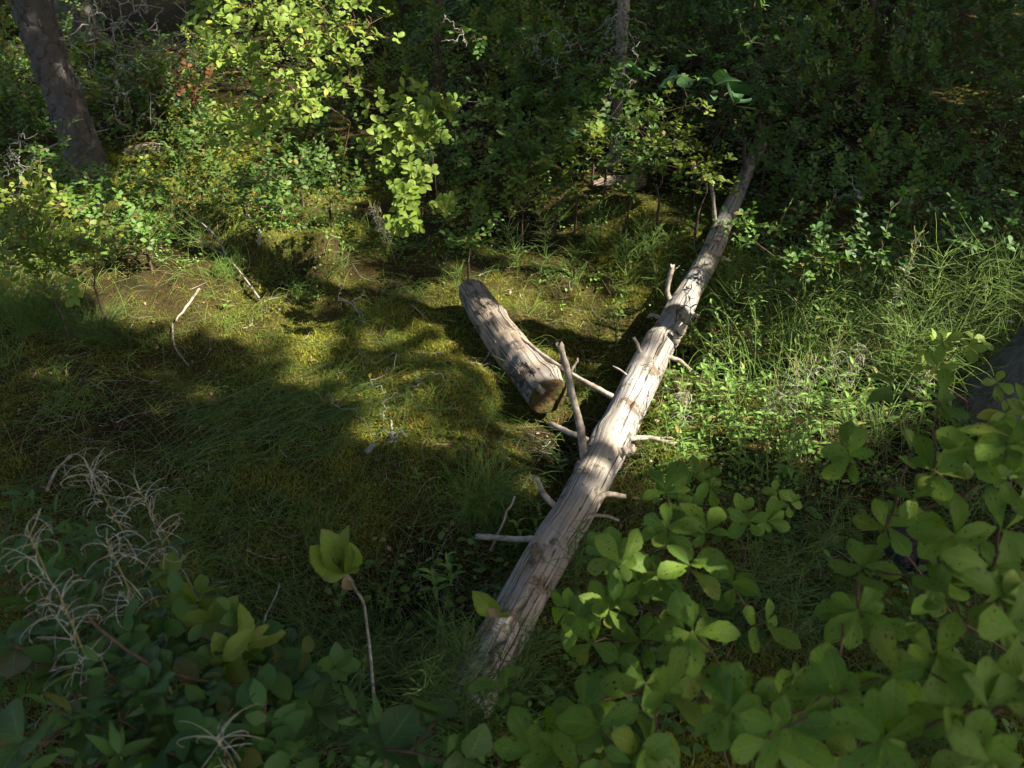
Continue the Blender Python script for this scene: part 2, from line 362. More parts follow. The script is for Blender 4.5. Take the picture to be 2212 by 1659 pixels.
# ------------------------------------------------------------------ logs
def log_geo(pts, rad, n, sides, seed, rough=.06, knots=(), vmax=None):
    C = catmull(pts, n); r = np.interp(np.linspace(0, 1, n), np.linspace(0, 1, len(rad)), rad)
    T = nrm(np.gradient(C, axis=0)); A = nrm(np.cross(T, [0, 0, 1])); B = np.cross(A, T)
    an = np.arange(sides) * 2 * np.pi / sides; L = np.concatenate([[0], np.cumsum(np.linalg.norm(np.diff(C, axis=0), axis=1))])
    ca, sa = np.cos(an), np.sin(an)
    nz = rough * vnoise(ca[None] * 1.8 + seed, sa[None] * 1.8, L[:, None] * 4) + rough * .5 * vnoise(ca[None] * 6 + seed, sa[None] * 6, L[:, None] * 7) + rough * .28 * vnoise(ca[None] * 16, sa[None] * 16 + seed, L[:, None] * 9)
    rr = r[:, None] * (1 + nz)
    for kl, ka, kh, ks in knots:
        da = (an[None] - ka + np.pi) % (2 * np.pi) - np.pi
        rr = rr + kh * np.exp(-((L[:, None] - kl * L[-1]) ** 2 + (da * r[:, None]) ** 2) / ks ** 2)
    V = C[:, None] + rr[..., None] * (ca[None, :, None] * A[:, None] + sa[None, :, None] * B[:, None])
    i = np.arange(n * sides).reshape(n, sides); a, b = i[:-1], i[1:]
    F = np.stack([a, b, np.roll(b, -1, 1), np.roll(a, -1, 1)], -1).reshape(-1, 4)
    u = np.abs(np.linspace(-1, 1, sides, endpoint=False))[None] + 0 * L[:, None]
    U = np.stack([u, L[:, None] + 0 * u], -1).reshape(-1, 2)
    return C, r, A, B, T, L, V.reshape(-1, 3), F, U
def cap(V, C, sides, first, g, seed):
    ring = V[:sides] if first else V[-sides:]
    ks = [1, .93, .8, .66, .5, .34, .18, .01]; P = []; TT = np.repeat(ks, sides)
    off = nrm(C[0] - C[1]) if first else nrm(C[-1] - C[-2]); c = ring.mean(0)
    for k in ks:
        q = c + (ring - c) * k; q = q + off * (.004 * vnoise(q[:, 0] * 60, q[:, 1] * 60, q[:, 2] * 60) + (.006 if k < 1 else 0))[:, None]
        P.append(q)
    i = np.arange(len(ks) * sides).reshape(len(ks), sides); a, b = i[:-1], i[1:]
    g.add(np.concatenate(P), np.stack([a, np.roll(a, -1, 1), np.roll(b, -1, 1), b] if first else [a, b, np.roll(b, -1, 1), np.roll(a, -1, 1)], -1).reshape(-1, 4), None, TT)
def stick_mesh(pts, r0, r1, name='branch', mat='stub', base=(0, 0, 0), seed=0, sides=9, n=26, wob=.004, capped=True, collar=False):
    pts = np.asarray(pts, float); C = catmull(pts, n); L = np.linalg.norm(pts[-1] - pts[0])
    s = np.linspace(0, 1, n); C = C + wob * np.stack([vnoise(s * 7, seed, k) for k in (1.5, 4.5, 8.5)], -1) * s[:, None]
    r = r0 + (r1 - r0) * s ** .8; r = r * (1 + .12 * vnoise(s * 14, seed, 3.3)); r[:3] *= [2.3, 1.75, 1.25] if collar else [1.1, 1.05, 1.0]
    V, F, U = strands(C[None], r[None], sides); V = V + .09 * r1 * R.normal(0, 1, V.shape); dirn = nrm(C[-1] - C[-2]); V[-sides:] += dirn * (R.random((sides, 1)) - .3) * r1 * 2.2; g = Geo().add(V, F, U * [1, L])
    if capped:
        g.add(np.vstack([V[-sides:], V[-sides:].mean(0) + nrm(C[-1] - C[-2]) * r1 * .3]), np.array([[i, (i + 1) % sides, sides] for i in range(sides)]))
    return g.build(name, M[mat], base)

# the long pale log: photo track of its middle line
LOGPX = [(1003, 1532, .07), (1028, 1484, .075), (1076, 1393, .075), (1133, 1288, .07), (1195, 1180, .075), (1243, 1103, .08), (1270, 1050, .085), (1316, 960, .09), (1358, 875, .10), (1410, 770, .11), (1452, 700, .12), (1484, 640, .13), (1530, 560, .15), (1560, 490, .17), (1590, 425, .20), (1613, 370, .22), (1645, 315, .25)]
LP = np.array([flat(np.float64(a), np.float64(b), c) for a, b, c in LOGPX])
LRpx = [52, 52, 50, 47, 44, 42, 42, 41, 39, 36, 31, 27, 23, 20, 16.5, 14, 12]
LR = []
for i, q in enumerate(LP):
    f = q[1] * math.cos(PITCH) + (CAMZ - q[2]) * math.sin(PITCH); LR.append(LRpx[i] * f / FPX)
lt = thing('fallen_log', tuple(onground(LP[7][0], LP[7][1])), 'long pale barkless fallen log with snapped branch stubs crossing the mossy clearing', 'log')
lb = np.array(lt.location)
LRpx[0] = 48
C, LRr, LA, LB, LT, LL, V, F, U = log_geo(LP, LR, 420, 72, 3.0, .10, [(.33, 1.6, .012, .05), (.36, 1.1, .012, .04), (.42, 1.8, .014, .04), (.50, 1.5, .01, .04), (.60, 1.3, .012, .04), (.67, .8, .01, .04), (.27, 1.9, .012, .06), (.45, .4, .012, .035)])
g = Geo().add(V, F, U); cap(V, C, 72, False, g, 1); obj('trunk', g.build('trunk', M['wood'], lb), lt)
def on_log(px, py):
    """surface point of the long log seen at a pixel, nearest axis index"""
    u, v = pix(C); i = int(np.argmin((u - px) ** 2 + (v - py) ** 2)); o = np.array([0, 0, CAMZ]); d = nrm(ray(px, py))
    t = np.dot(C[i] - o, d); q = o + d * t; off = q - C[i]; rr = LRr[i]
    dist = min(np.linalg.norm(off), rr * .98); back = math.sqrt(max(rr * rr - dist * dist, 0)); return C[i] + nrm(off) * dist * (np.linalg.norm(off) > 1e-6) - d * back, i
def stub(px0, py0, mid, end, r0, r1, mat='stub', parent=None, seed=0, name='branch_stub', fork=None, label=None):
    """mid, end: (px, py, extra distance from the base towards or away from the viewer)"""
    p, i = on_log(px0, py0); d0 = np.linalg.norm(p - [0, 0, CAMZ]); root = p + nrm(C[i] - p) * r0 * 1.3
    P = [root, p] + [at(m[0], m[1], d0 + m[2]) for m in mid] + [at(end[0], end[1], d0 + end[2])]
    o = obj(name, stick_mesh(P, r0, r1, name, mat, lb, seed, collar=True), lt)
    if fork:
        k, e, rr = fork; s0 = catmull(P, 20)[k]; ob = obj('twig', stick_mesh([s0, (s0 + at(e[0], e[1], d0 + e[2])) / 2 + [0, 0, .004], at(e[0], e[1], d0 + e[2])], rr, rr * .6, 'twig', mat, lb, seed + 9), o)
    if label: o['label'] = label
    return o
stub(1262, 985, [(1254, 925, -.03), (1238, 860, -.07), (1224, 795, -.11)], (1209, 745, -.15), .0145, .0095, seed=1, fork=(14, (1250, 775, -.09), .005), label='tall upright dead branch with a short fork')
stub(1262, 948, [(1240, 938, .02)], (1192, 916, .06), .013, .008, seed=3)
stub(1447, 650, [(1442, 622, -.01)], (1452, 577, -.03), .014, .009, seed=4, fork=(16, (1466, 574, -.03), .003))
stub(1452, 745, [(1462, 728, -.03)], (1476, 706, -.06), .017, .0155, seed=5)
stub(1470, 665, [(1485, 672, .0)], (1507, 684, .01), .014, .008, seed=6)
stub(1440, 770, [(1465, 778, .01)], (1492, 798, .02), .012, .007, seed=7)
stub(1393, 775, [(1382, 757, .0)], (1371, 732, -.01), .010, .006, seed=8)
stub(1365, 818, [(1350, 806, .0)], (1327, 793, .01), .005, .003, seed=9)
stub(1362, 948, [(1400, 946, .03)], (1458, 957, .05), .011, .007, seed=10, fork=(15, (1452, 945, .04), .004))
stub(1330, 975, [(1350, 974, -.01)], (1368, 968, -.01), .017, .014, seed=11)
stub(1218, 1170, [(1180, 1162, -.01), (1110, 1164, .03)], (1034, 1158, .08), .011, .008, seed=12)
stub(1195, 1090, [(1180, 1072, .0)], (1158, 1035, .02), .012, .007, seed=13)
stub(1285, 1080, [(1310, 1068, .01)], (1350, 1072, .03), .012, .007, seed=14)
stub(1265, 1120, [(1290, 1112, .01)], (1335, 1122, .03), .007, .004, seed=15)
stub(1545, 480, [(1541, 430, -.02), (1535, 400, -.03)], (1524, 374, -.05), .012, .007, seed=16)
stub(1610, 375, [(1608, 345, -.02)], (1608, 312, -.03), .013, .009, 'twig', seed=17)
stub(1632, 348, [(1638, 300, -.03)], (1641, 255, -.05), .013, .008, 'twig', seed=18)
stub(1520, 560, [(1545, 552, .01)], (1575, 562, .02), .010, .006, seed=19)
stub(1430, 690, [(1412, 680, .01)], (1400, 684, .02), .011, .006, seed=20)
# bark flakes clinging to the logs
def flake_mesh(k):
    r = np.random.default_rng(k); n = 9; an = np.arange(n) * 2 * np.pi / n; rr = .6 + .5 * r.random(n)
    top = np.stack([rr * np.cos(an), rr * np.sin(an) * .55, .18 + .14 * r.random(n)], -1); bot = top * [1.08, 1.08, 0] - [0, 0, .12]
    V = np.vstack([top, bot, [[0, 0, .36]]]); F = [np.array([[i, (i + 1) % n, 2 * n] for i in range(n)]), np.array([[i, i + n, (i + 1) % n + n, (i + 1) % n] for i in range(n)])]
    return mesh('bark_flake', V, F, M['flake'], False)
FL = [flake_mesh(k) for k in range(6)]
def stick_on(me, p, normal, along, size, parent, name):
    o = bpy.data.objects.new(name, me); COL.objects.link(o); o.parent = parent
    z = nrm(normal); x = nrm(along - z * np.dot(along, z)); y = np.cross(z, x)
    m = Matrix(np.column_stack([x * size[0], y * size[1], z * size[2]]).tolist()).to_4x4(); m.translation = Vector(np.asarray(p) - np.array(parent.location)); o.matrix_basis = m; return o
for px, py in [(1245, 985), (1262, 1003), (1280, 975), (1300, 980), (1318, 968), (1236, 1000), (1272, 990), (1330, 850), (1345, 845), (1352, 835), (1338, 862), (1358, 822), (1396, 770), (1404, 765), (1388, 782), (1232, 1075), (1250, 1062), (1262, 1072), (1245, 1090), (1240, 1045), (1165, 1195), (1180, 1205), (1150, 1215), (1170, 1180), (1190, 1190), (1140, 1240), (1155, 1230), (1448, 660), (1440, 672), (1310, 935), (1355, 960), (1370, 890), (1130, 1260), (1290, 1050)]:
    for q in range(2):
        p, i = on_log(px + R.normal(0, 5), py + R.normal(0, 5)); s = R.uniform(.004, .013); stick_on(FL[R.integers(6)], p, p - C[i] + R.normal(0, .01, 3), LT[i] + R.normal(0, .3, 3), (s * 1.5, s, s), lt, 'bark_flake')

# the short log
SP = np.array([flat(np.float64(a), np.float64(b), z) for a, b, z in [(1022, 634, .09), (1052, 682, .09), (1090, 736, .085), (1136, 796, .08), (1184, 856, .075)]])
SR = []
for q, rp in zip(SP, [31, 35, 39, 42, 45]): SR.append(rp * (q[1] * math.cos(PITCH) + (CAMZ - q[2]) * math.sin(PITCH)) / FPX)
st = thing('short_log', tuple(onground(SP[2][0], SP[2][1])), 'short thick brown log lying alone in the moss left of the long one', 'log'); sb = np.array(st.location)
SR = [SR[0] * .86] + SR
SP = np.vstack([SP[0] + nrm(SP[0] - SP[1]) * .035, SP])
C2, r2, A2, B2, T2, L2, V, F, U = log_geo(SP, SR, 120, 56, 9.0, .07, [(.35, 2.2, .012, .03), (.62, 1.6, .016, .035), (.7, 1.3, .012, .03), (.8, 1.2, .012, .03), (.93, 2.3, .02, .04)])
g = Geo().add(V, F, U); cap(V, C2, 56, True, g, 2); obj('trunk', g.build('trunk', M['wood2'], sb), st)
g = Geo(); cap(V, C2, 56, False, g, 4); obj('cut_end', g.build('cut_end', M['endgrain'], sb), st)
def on_short(px, py):
    u, v = pix(C2); i = int(np.argmin((u - px) ** 2 + (v - py) ** 2)); o = np.array([0, 0, CAMZ]); d = nrm(ray(px, py))
    q = o + d * np.dot(C2[i] - o, d); off = q - C2[i]; dist = min(np.linalg.norm(off), r2[i] * .98)
    return C2[i] + nrm(off) * dist - d * math.sqrt(max(r2[i] ** 2 - dist ** 2, 0)), i
for px, py, ex, ey, r in [(1160, 775, 1185, 800, .007), (1195, 800, 1200, 792, .010), (1170, 845, 1160, 835, .012), (1130, 800, 1142, 790, .006), (1215, 790, 1225, 783, .006), (1052, 765, 1046, 780, .005)]:
    p, i = on_short(px, py); d0 = np.linalg.norm(p - [0, 0, CAMZ]); e = at(ex, ey, d0 - .035)
    obj('branch_stub', stick_mesh([p + nrm(C2[i] - p) * r * 1.4, p, e], r, r * .75, 'branch_stub', 'stub', sb, px), st)
for k in range(44):
    t_ = R.random(); i = int(t_ * 118); a = R.uniform(.3, 2.9); d = math.cos(a) * A2[i] + math.sin(a) * B2[i]; s = R.uniform(.005, .014)
    if k < 9: i = 108 + k; d = nrm(math.cos(2.2) * A2[i] + math.sin(2.2) * B2[i] + R.normal(0, .25, 3)); s = .014
    stick_on(FL[R.integers(6)], C2[i] + d * r2[i] * 1.01, d, T2[i], (s * 1.6, s, s * .8), st, 'bark_flake')

p, i = on_log(1325, 858); d0 = np.linalg.norm(p - [0, 0, CAMZ]); P = [p + nrm(C[i] - p) * .015, p, at(1285, 836, d0 + .02), at(1240, 812, d0 + .07)]
for px, py in [(1180, 778), (1140, 750), (1105, 722), (1068, 697)]: q, k = on_short(px, py); P.append(q + nrm(q - C2[k]) * .010 + [0, 0, .008])
obj('long_branch', stick_mesh(P, .0115, .006, 'long_branch', 'stub', lb, 2, n=40, collar=True), lt)['label'] = 'long dead branch reaching over onto the short log'
# moss-grown rotten wood showing in the ridges, dark log end at the right
for pts, z, rr, lab, mt in [([(1262, 408), (1310, 412), (1385, 402)], .05, .06, 'grey splintered end of a rotten log jutting from the moss behind the clearing', 'wood2'),
                            ([(588, 512), (625, 522), (676, 530)], .03, .036, 'brown bare piece of rotten log on the sunlit mossy bank', 'wood2'),
                            ([(270, 322), (310, 308), (360, 300)], .05, .04, 'pale weathered log piece behind the clearing right of the left trunk', 'wood2')]:
    P = np.array([gp(a, b, z * .6) for a, b in pts]); P[1] = (P[0] + P[2]) / 2; P[:, 2] = P[:, 2].mean() - .6 * rr; t0 = thing('rotten_log', tuple(P[1]), lab, 'log')
    c, r_, a_, b_, tt, l_, V, F, U = log_geo(P, [rr * .6, rr * 1.05, rr * .7], 60, 26, pts[0][0] * .37, .45); g = Geo().add(V, F, U); cap(V, c, 26, True, g, 1); cap(V, c, 26, False, g, 1)
    obj('trunk', g.build('trunk', M[mt], np.array(t0.location)), t0)
P = [gp(1975, 1185, .03), gp(1935, 1150, .08), gp(1890, 1210, .05)]
P = np.array([gp(2030, 1215, .02), gp(1960, 1180, .06), gp(1925, 1195, .06)]); t0 = thing('rotten_log', tuple(P[1]), 'black wet end of a buried log under the leaves at right', 'log')
c, r_, a_, b_, tt, l_, V, F, U = log_geo(P, [.06, .065, .05], 50, 26, 4, .12); g = Geo().add(V, F, U); cap(V, c, 26, False, g, 1); obj('trunk', g.build('trunk', M['charred'], np.array(t0.location)), t0)

# ------------------------------------------------------------------ standing trees
def plate_mesh(k):
    r = np.random.default_rng(50 + k); n = 7; an = np.arange(n) * 2 * np.pi / n + .2 * r.random(n); rr = .75 + .4 * r.random(n)
    top = np.stack([rr * np.cos(an) * .8, rr * np.sin(an), .25 + .15 * r.random(n)], -1); bot = top * [1.1, 1.1, 0] - [0, 0, .3]
    V = np.vstack([top, bot, [[0, 0, .5]]]); F = [np.array([[i, (i + 1) % n, 2 * n] for i in range(n)]), np.array([[i, i + n, (i + 1) % n + n, (i + 1) % n] for i in range(n)])]
    return mesh('bark_plate', V, F, M['bark'], False)
PL = [plate_mesh(k) for k in range(5)]
def tree(base, lean, r0, r1, height, label, plates, zmax, psize=.02, group=None, flare=1.5, face=None):
    t0 = thing('pine_tree', tuple(base), label, 'tree', group); s = np.linspace(0, 1, 8)
    P = base + np.array([0, 0, -.15]) + np.outer(s, np.array([lean[0], lean[1], 1]) * height)
    rad = r0 + (r1 - r0) * s; rs = list(rad); nn = 260
    c, r_, a_, b_, tt, l_, V, F, U = log_geo(P, rs, nn, 36, base[0] * 7, .07)
    # root flare
    V = V.reshape(nn, 36, 3); zz = l_; fl = 1 + (flare - 1) * np.exp(-zz / .16); V = c[:, None] + (V - c[:, None]) * fl[:, None, None]; 
    obj('trunk', mesh('trunk', V.reshape(-1, 3) - base, F, M['bark'], True, U), t0)
    for k in range(plates):
        i = int(R.uniform(.01, min(1, zmax / height)) * nn); an = R.uniform(0, 2 * np.pi) if face is None else face + R.normal(0, .75)
        d = math.cos(an) * a_[i] + math.sin(an) * b_[i]
        if face is not None: d = nrm(np.array([math.cos(an), math.sin(an), 0]))
        s_ = psize * R.uniform(.6, 1.4); stick_on(PL[R.integers(5)], c[i] + d * r_[i] * fl[i], d + R.normal(0, .1, 3), np.array([0, 0, 1.]) + R.normal(0, .15, 3), (s_ * 1.2, s_ * .8, s_ * .7), t0, 'bark_plate')
    return t0, c
tb = gp(205, 385); tree(tb, (-.10, .02), .105, .06, 9, 'thick plated pine trunk leaning left at the edge of the clearing', 300, 2.0, .030, flare=1.25, face=-1.1)
tb2 = onground(-4.1, 8.6); tree(tb2, (-.03, 0), .19, .11, 11, 'broad grey trunk far back behind the bare dead branches', 80, 1.8, .035, flare=1.2, face=-1.2)
tb3 = gp(2172, 890); tree(tb3, (.27, -.03), .135, .05, 6, 'dark trunk with a spreading foot cut off by the right edge', 160, 1.3, .02, flare=2.2, face=-2.6)

# ------------------------------------------------------------------ vegetation builders
T_ob16 = leaf_template('obovate', 12); T_ob = leaf_template('obovate', 5); T_ob8 = leaf_template('obovate', 8)
T_ov = leaf_template('oval', 4); T_lan = leaf_template('lance', 5); T_lan12 = leaf_template('lance', 10, .2, .3); T_br = leaf_template('broad', 12, .10, .25); T_nar = leaf_template('narrow', 4, .1, -.25)
T_ell = leaf_template('oval', 10, .14, .3); T_quad = leaf_template('oval', 2)
TEMPLATES = {'ob': T_ob, 'ov': T_ov, 'lan': T_lan, 'nar': T_nar, 'ob8': T_ob8}
def twigtree(base, tips, r_tip=.0015, r_base=.008, wob=.06):
    """branches from base to every tip; each tip joins the nearest node that is closer to the base"""
    base = np.asarray(base, float); tips = np.asarray(tips, float); order = np.argsort(np.linalg.norm(tips - base, axis=1))
    nodes = [base, base + (tips.mean(0) - base) * .25 + [0, 0, .02]]; lev = [0, .15]; segs, rads, axes = [[nodes[0], nodes[0] * .66 + nodes[1] * .34, nodes[0] * .33 + nodes[1] * .67, nodes[1]]], [[r_base, r_base * .95, r_base * .9, r_base * .85]], np.zeros((len(tips), 3))
    scale = max(np.linalg.norm(tips - base, axis=1).max(), .1)
    for i in order:
        t = tips[i]; N = np.array(nodes); dn = np.linalg.norm(N - t, axis=1); dt = np.linalg.norm(t - base); ok = np.linalg.norm(N - base, axis=1) < dt - .1 * dn
        dn = np.where(ok, dn, 1e9); j = int(np.argmin(dn)); a = N[j]; L = np.linalg.norm(t - a)
        m1 = a + (t - a) * .33 + R.normal(0, wob * L, 3) - [0, 0, .03 * L]; m2 = a + (t - a) * .68 + R.normal(0, wob * L, 3) - [0, 0, .04 * L]
        fa = np.linalg.norm(a - base) / scale; ra = max(r_base * (1 - fa) ** 1.3 * .75, r_tip * 1.25)
        segs.append([a, m1, m2, t]); rads.append([ra, ra * .8 + r_tip * .2, ra * .4 + r_tip * .6, r_tip]); nodes += [m1, m2, t]; axes[i] = nrm(t - m2)
    return np.array(segs), np.array(rads), axes
def whorl(p, ax, n, L, spread=.35, tilt=0.0):
    """n leaves round a shoot tip"""
    ax = nrm(ax * .5 + np.array([0, -tilt, .65]) + R.normal(0, .15, 3)); u = nrm(np.cross(ax, [.3, .9, .1])); v = np.cross(ax, u)
    an = R.uniform(0, 6.28) + np.arange(n) * 2.39996 + R.normal(0, .15, n); el = R.normal(spread, .22, n)
    d = np.cos(an)[:, None] * u + np.sin(an)[:, None] * v; d = d * np.cos(el)[:, None] + ax * np.sin(el)[:, None]
    sz = L * R.uniform(.5, 1.15, n); return p + ax * R.uniform(-.012, .012, n)[:, None] * (L / .04), frames(d, ax + R.normal(0, .18, (n, 3))), sz
def sprig(p, ax, n, L, length, droop=0, pair=False):
    """alternate leaves along the last part of a twig"""
    ax = nrm(ax + R.normal(0, .15, 3)); side = nrm(np.cross(ax, [0, 0, 1])); up = np.cross(side, ax)
    s = np.linspace(-1, .05, n) * length; sg = np.where(np.arange(n) % 2, 1, -1)
    if pair: s = np.repeat(s[::2], 2)[:n]
    d = sg[:, None] * side * .85 + ax * R.uniform(.35, .8, n)[:, None] + up * R.normal(.05 - droop, .2, n)[:, None]
    d[-1] = ax; return p + s[:, None] * ax, frames(d, up + R.normal(0, .25, (n, 3))), L * R.uniform(.65, 1.15, n)
def shrub(base, tips, style, L, tmpl, leafmat, label, group=None, n=6, twig='twig', single=0, name='leafy_shrub', cat='shrub', r_base=.008, spread=.35, tlen=.12, near_tmpl=None, droop=0, rt=.0013, wob=.06, single_pick=None):
    t0 = thing(name, tuple(base), label, cat, group); b = np.asarray(base, float)
    segs, rads, axes = twigtree(b, tips, rt, r_base, wob)
    g = Geo().add(*strands(segs, rads, 4)); obj('stem', g.build('stem', M[twig], b), t0)
    P, Q, S = [], [], []
    for t, a in zip(tips, axes):
        if style == 'whorl': p, q, s = whorl(t, a, max(3, n + int(R.integers(-1, 2))), L, spread, .45 if tmpl == 'ob8' else 0)
        elif style == 'both':
            p, q, s = whorl(t, a, n, L, spread) if R.random() < .5 else sprig(t, a, n + 2, L * .85, tlen, droop)
        else: p, q, s = sprig(t, a, max(3, n + int(R.integers(-2, 3))), L, tlen, droop)
        P.append(p); Q.append(q); S.append(s)
    P, Q, S = np.concatenate(P), np.concatenate(Q), np.concatenate(S)
    keep = np.argsort(-S / np.linalg.norm(P - [0, 0, CAMZ], axis=1)); ns = min(single, len(P))
    for k in keep[:ns]:
        o = bpy.data.objects.new('leaf', LEAFM[(near_tmpl or tmpl, leafmat)][R.integers(4)]); COL.objects.link(o); o.parent = t0
        m = Matrix((Q[k] * S[k]).tolist()).to_4x4(); m.translation = Vector(P[k] - b); o.matrix_basis = m
    rest = keep[ns:]
    if len(rest):
        g = Geo().add(*put_leaves(TEMPLATES[tmpl], P[rest], Q[rest], S[rest])); o = obj('foliage', g.build('foliage', M[leafmat], b), t0); o['kind'] = 'stuff'
    return t0
LEAFM = {}
def leafvars(key, shape, detail, mat):
    LEAFM[(key, mat)] = []
    for k in range(4):
        V, F, U = leaf_template(shape, detail, [.12, .2, .05, .16][k], [.12, .3, -.1, .22][k]); V = V.copy(); V[:, 0] *= [1, .85, 1.1, .95][k]
        V[:, 2] += .04 * np.sin(V[:, 1] * 5 + k) * V[:, 0] * 3; V[:, 0] += .05 * np.sin(V[:, 1] * 3.1 + k * 1.7) * V[:, 1]
        LEAFM[(key, mat)].append(mesh('leaf', V, F, M[mat], True, U))
for a in [('ob16', 'obovate', 12, 'azalea_near'), ('ob8', 'obovate', 6, 'azalea'), ('ov8', 'oval', 5, 'yellowish'), ('ov8', 'oval', 5, 'huck'), ('ell', 'oval', 12, 'blue'), ('ell', 'oval', 12, 'dimleaf'), ('broad', 'broad', 12, 'dimleaf'), ('lan8', 'lance', 6, 'herb'), ('ell', 'oval', 12, 'pale'), ('ob8', 'obovate', 6, 'yellowish')]: leafvars(*a)
def blob(px, py, d, rx, ry, rz, n, power=.5):
    """n points in an ellipsoid centred at a pixel and distance, more of them towards the outside"""
    c = at(px, py, d) if d else px; u = nrm(R.normal(0, 1, (n, 3))) * (R.random((n, 1)) ** power); return c + u * [rx, ry, rz]
def floor_(P, up=.04):
    P = np.array(P); P[:, 2] = np.maximum(P[:, 2], H(P[:, 0], P[:, 1]) + up); return P

# ------------------------------------------------------------------ background shrubs
def backshrub(x, y, hgt, wid, L, style, tm, mat, label, group, tips, n, **kw):
    b = onground(x, y); c = b + [0, 0, hgt * .55]
    T = floor_(c + nrm(R.normal(0, 1, (tips, 3))) * (R.random((tips, 1)) ** .45) * [wid, wid, hgt * .5], .06)
    return shrub(b, T, style, L, tm, mat, label, group, n=n, **kw)
GR = 'shrubs of the dark thicket at the back'
LD = ['dense small-leaved dark green shrub in the shaded thicket behind the fallen log', 'yellow-green small-leaved shrub in the shaded thicket behind the fallen log', 'shrub with rounder whorled leaves in the shaded thicket behind the fallen log']
rows = []
for y in np.arange(4.6, 12.5, .62):
    x0, x1 = max(.55, -.1 * y + 1.0), .66 * y + 1.2
    for x in np.arange(x0, x1, .62 + .03 * y): rows.append((x + R.normal(0, .13), y + R.normal(0, .15)))
for x, y in [(1.75, 3.95), (2.3, 4.1), (2.75, 3.9), (1.45, 4.25), (2.9, 3.4), (3.1, 4.4)]: rows.append((x, y))
for y in np.arange(5.7, 13, .7):
    for x in np.arange(-.75 * y, .5, .72): rows.append((x + R.normal(0, .2), y + R.normal(0, .2)))
for k, (x, y) in enumerate(rows):
    far = y > 7.5; kind = [0, 0, 1, 2, 0, 1][R.integers(6)]
    hgt = R.uniform(.75, 1.15) + (.09 * (y - 4.5)); wid = R.uniform(.36, .5) * (1.25 if far else 1)
    if y < 4.7: hgt *= .62
    if x < -1.0 and y < 8: hgt *= .45 + .1 * (y - 5.5)
    if x < 0 and abs(x / y + .37) < .07: continue
    L = [.036, .034, .042][kind] * (1.5 if far else 1.0)
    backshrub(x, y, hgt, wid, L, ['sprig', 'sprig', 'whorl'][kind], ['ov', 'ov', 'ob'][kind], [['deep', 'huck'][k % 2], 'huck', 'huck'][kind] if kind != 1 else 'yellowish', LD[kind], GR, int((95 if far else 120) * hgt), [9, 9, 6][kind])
for k in range(26):
    px, py = R.uniform(-150, 520), R.uniform(110, 330)
    if 120 < px < 260: continue
    q = gp(px, py); backshrub(q[0], q[1], R.uniform(.28, .5), R.uniform(.25, .4), .034, 'sprig', 'ov', ['huck', 'deep', 'yellowish'][k % 3], 'low leafy shrub in the dappled undergrowth right and left of the plated trunk', 'low shrubs round the plated trunk', 44, 9)
# ring of coarse undergrowth so that the wood does not end outside the frame
def ring():
    n = 26000; a = R.uniform(0, 2 * np.pi, n); d = R.uniform(0, 1, n) ** .7 * 16 + 3.5; x = np.cos(a) * d * 1.1; y = np.sin(a) * d * 1.1 + 3
    keep = ~((np.abs(x) < .9 * np.maximum(y, 0) + 2.6) & (y > -2.5) & (y < 13)); x, y = x[keep], y[keep]
    z = H(x, y) + R.random(len(x)) ** .8 * (1.2 + .5 * vnoise(x, y, 2)); P = np.stack([x, y, z], -1); g = Geo()
    g.add(*put_leaves(T_quad, P, frames(R.normal(0, 1, P.shape) * [1, 1, .4], R.normal(0, .5, P.shape) + [0, 0, 1]), R.uniform(.06, .16, len(x))))
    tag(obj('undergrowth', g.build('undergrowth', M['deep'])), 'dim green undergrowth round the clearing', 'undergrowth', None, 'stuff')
ring()

# ------------------------------------------------------------------ shrubs one can tell apart
def tips_px(lst, jit=.02, per=1):
    T = []
    for px, py, d in lst:
        for _ in range(per): T.append(at(px, py, d) + R.normal(0, jit, 3))
    return np.array(T)
# sunlit azalea at the top, two overlapping bushes
b = gp(770, 430); T = np.vstack([blob(470, 30, 3.9, .18, .15, .10, 16), blob(600, 60, 3.95, .34, .22, .14, 30), blob(560, 140, 4.0, .34, .22, .15, 34), blob(600, 240, 4.05, .22, .2, .10, 30), blob(480, 150, 3.9, .1, .1, .08, 10), blob(700, 170, 4.2, .32, .25, .25, 40), blob(740, 60, 4.3, .3, .25, .2, 30), blob(520, 270, 4.3, .2, .2, .08, 14), blob(520, 120, 3.85, .05, .05, .05, 4), blob(570, 30, 4.0, .5, .2, .12, 16)])
shrub(b, floor_(T), 'whorl', .043, 'ob8', 'azalea', 'tall sunlit azalea bush with bright yellow-green leaves at the top', single=300, near_tmpl='ob8', r_base=.006, twig='redtwig')
b = gp(930, 560); T = np.vstack([blob(885, 260, 3.55, .17, .15, .13, 52), blob(955, 225, 3.5, .07, .08, .05, 9), blob(850, 310, 3.5, .12, .12, .10, 28), blob(905, 370, 3.4, .06, .07, .05, 13), blob(870, 430, 3.3, .07, .07, .09, 16), blob(955, 440, 3.25, .05, .05, .04, 6), blob(880, 490, 3.2, .07, .05, .05, 9)])
shrub(b, floor_(T), 'whorl', .042, 'ob8', 'azalea', 'smaller sunlit azalea hanging over the moss beside white seed fluff', single=300, near_tmpl='ob8', r_base=.005, twig='twig')
b = gp(1000, 430); T = blob(1010, 300, 4.3, .38, .3, .3, 60)
shrub(b, floor_(T), 'whorl', .04, 'ob', 'huck', 'shaded azalea bush behind the smaller sunlit one', n=6)
b = gp(1080, 200); T = blob(1060, 60, 5.0, .5, .4, .25, 90)
shrub(b, floor_(T), 'sprig', .038, 'ov', 'huck', 'dark blueberry bush at the top middle right of the sunlit azalea', n=8)
b = gp(880, 250); T = blob(860, 130, 5.2, .5, .35, .3, 70)
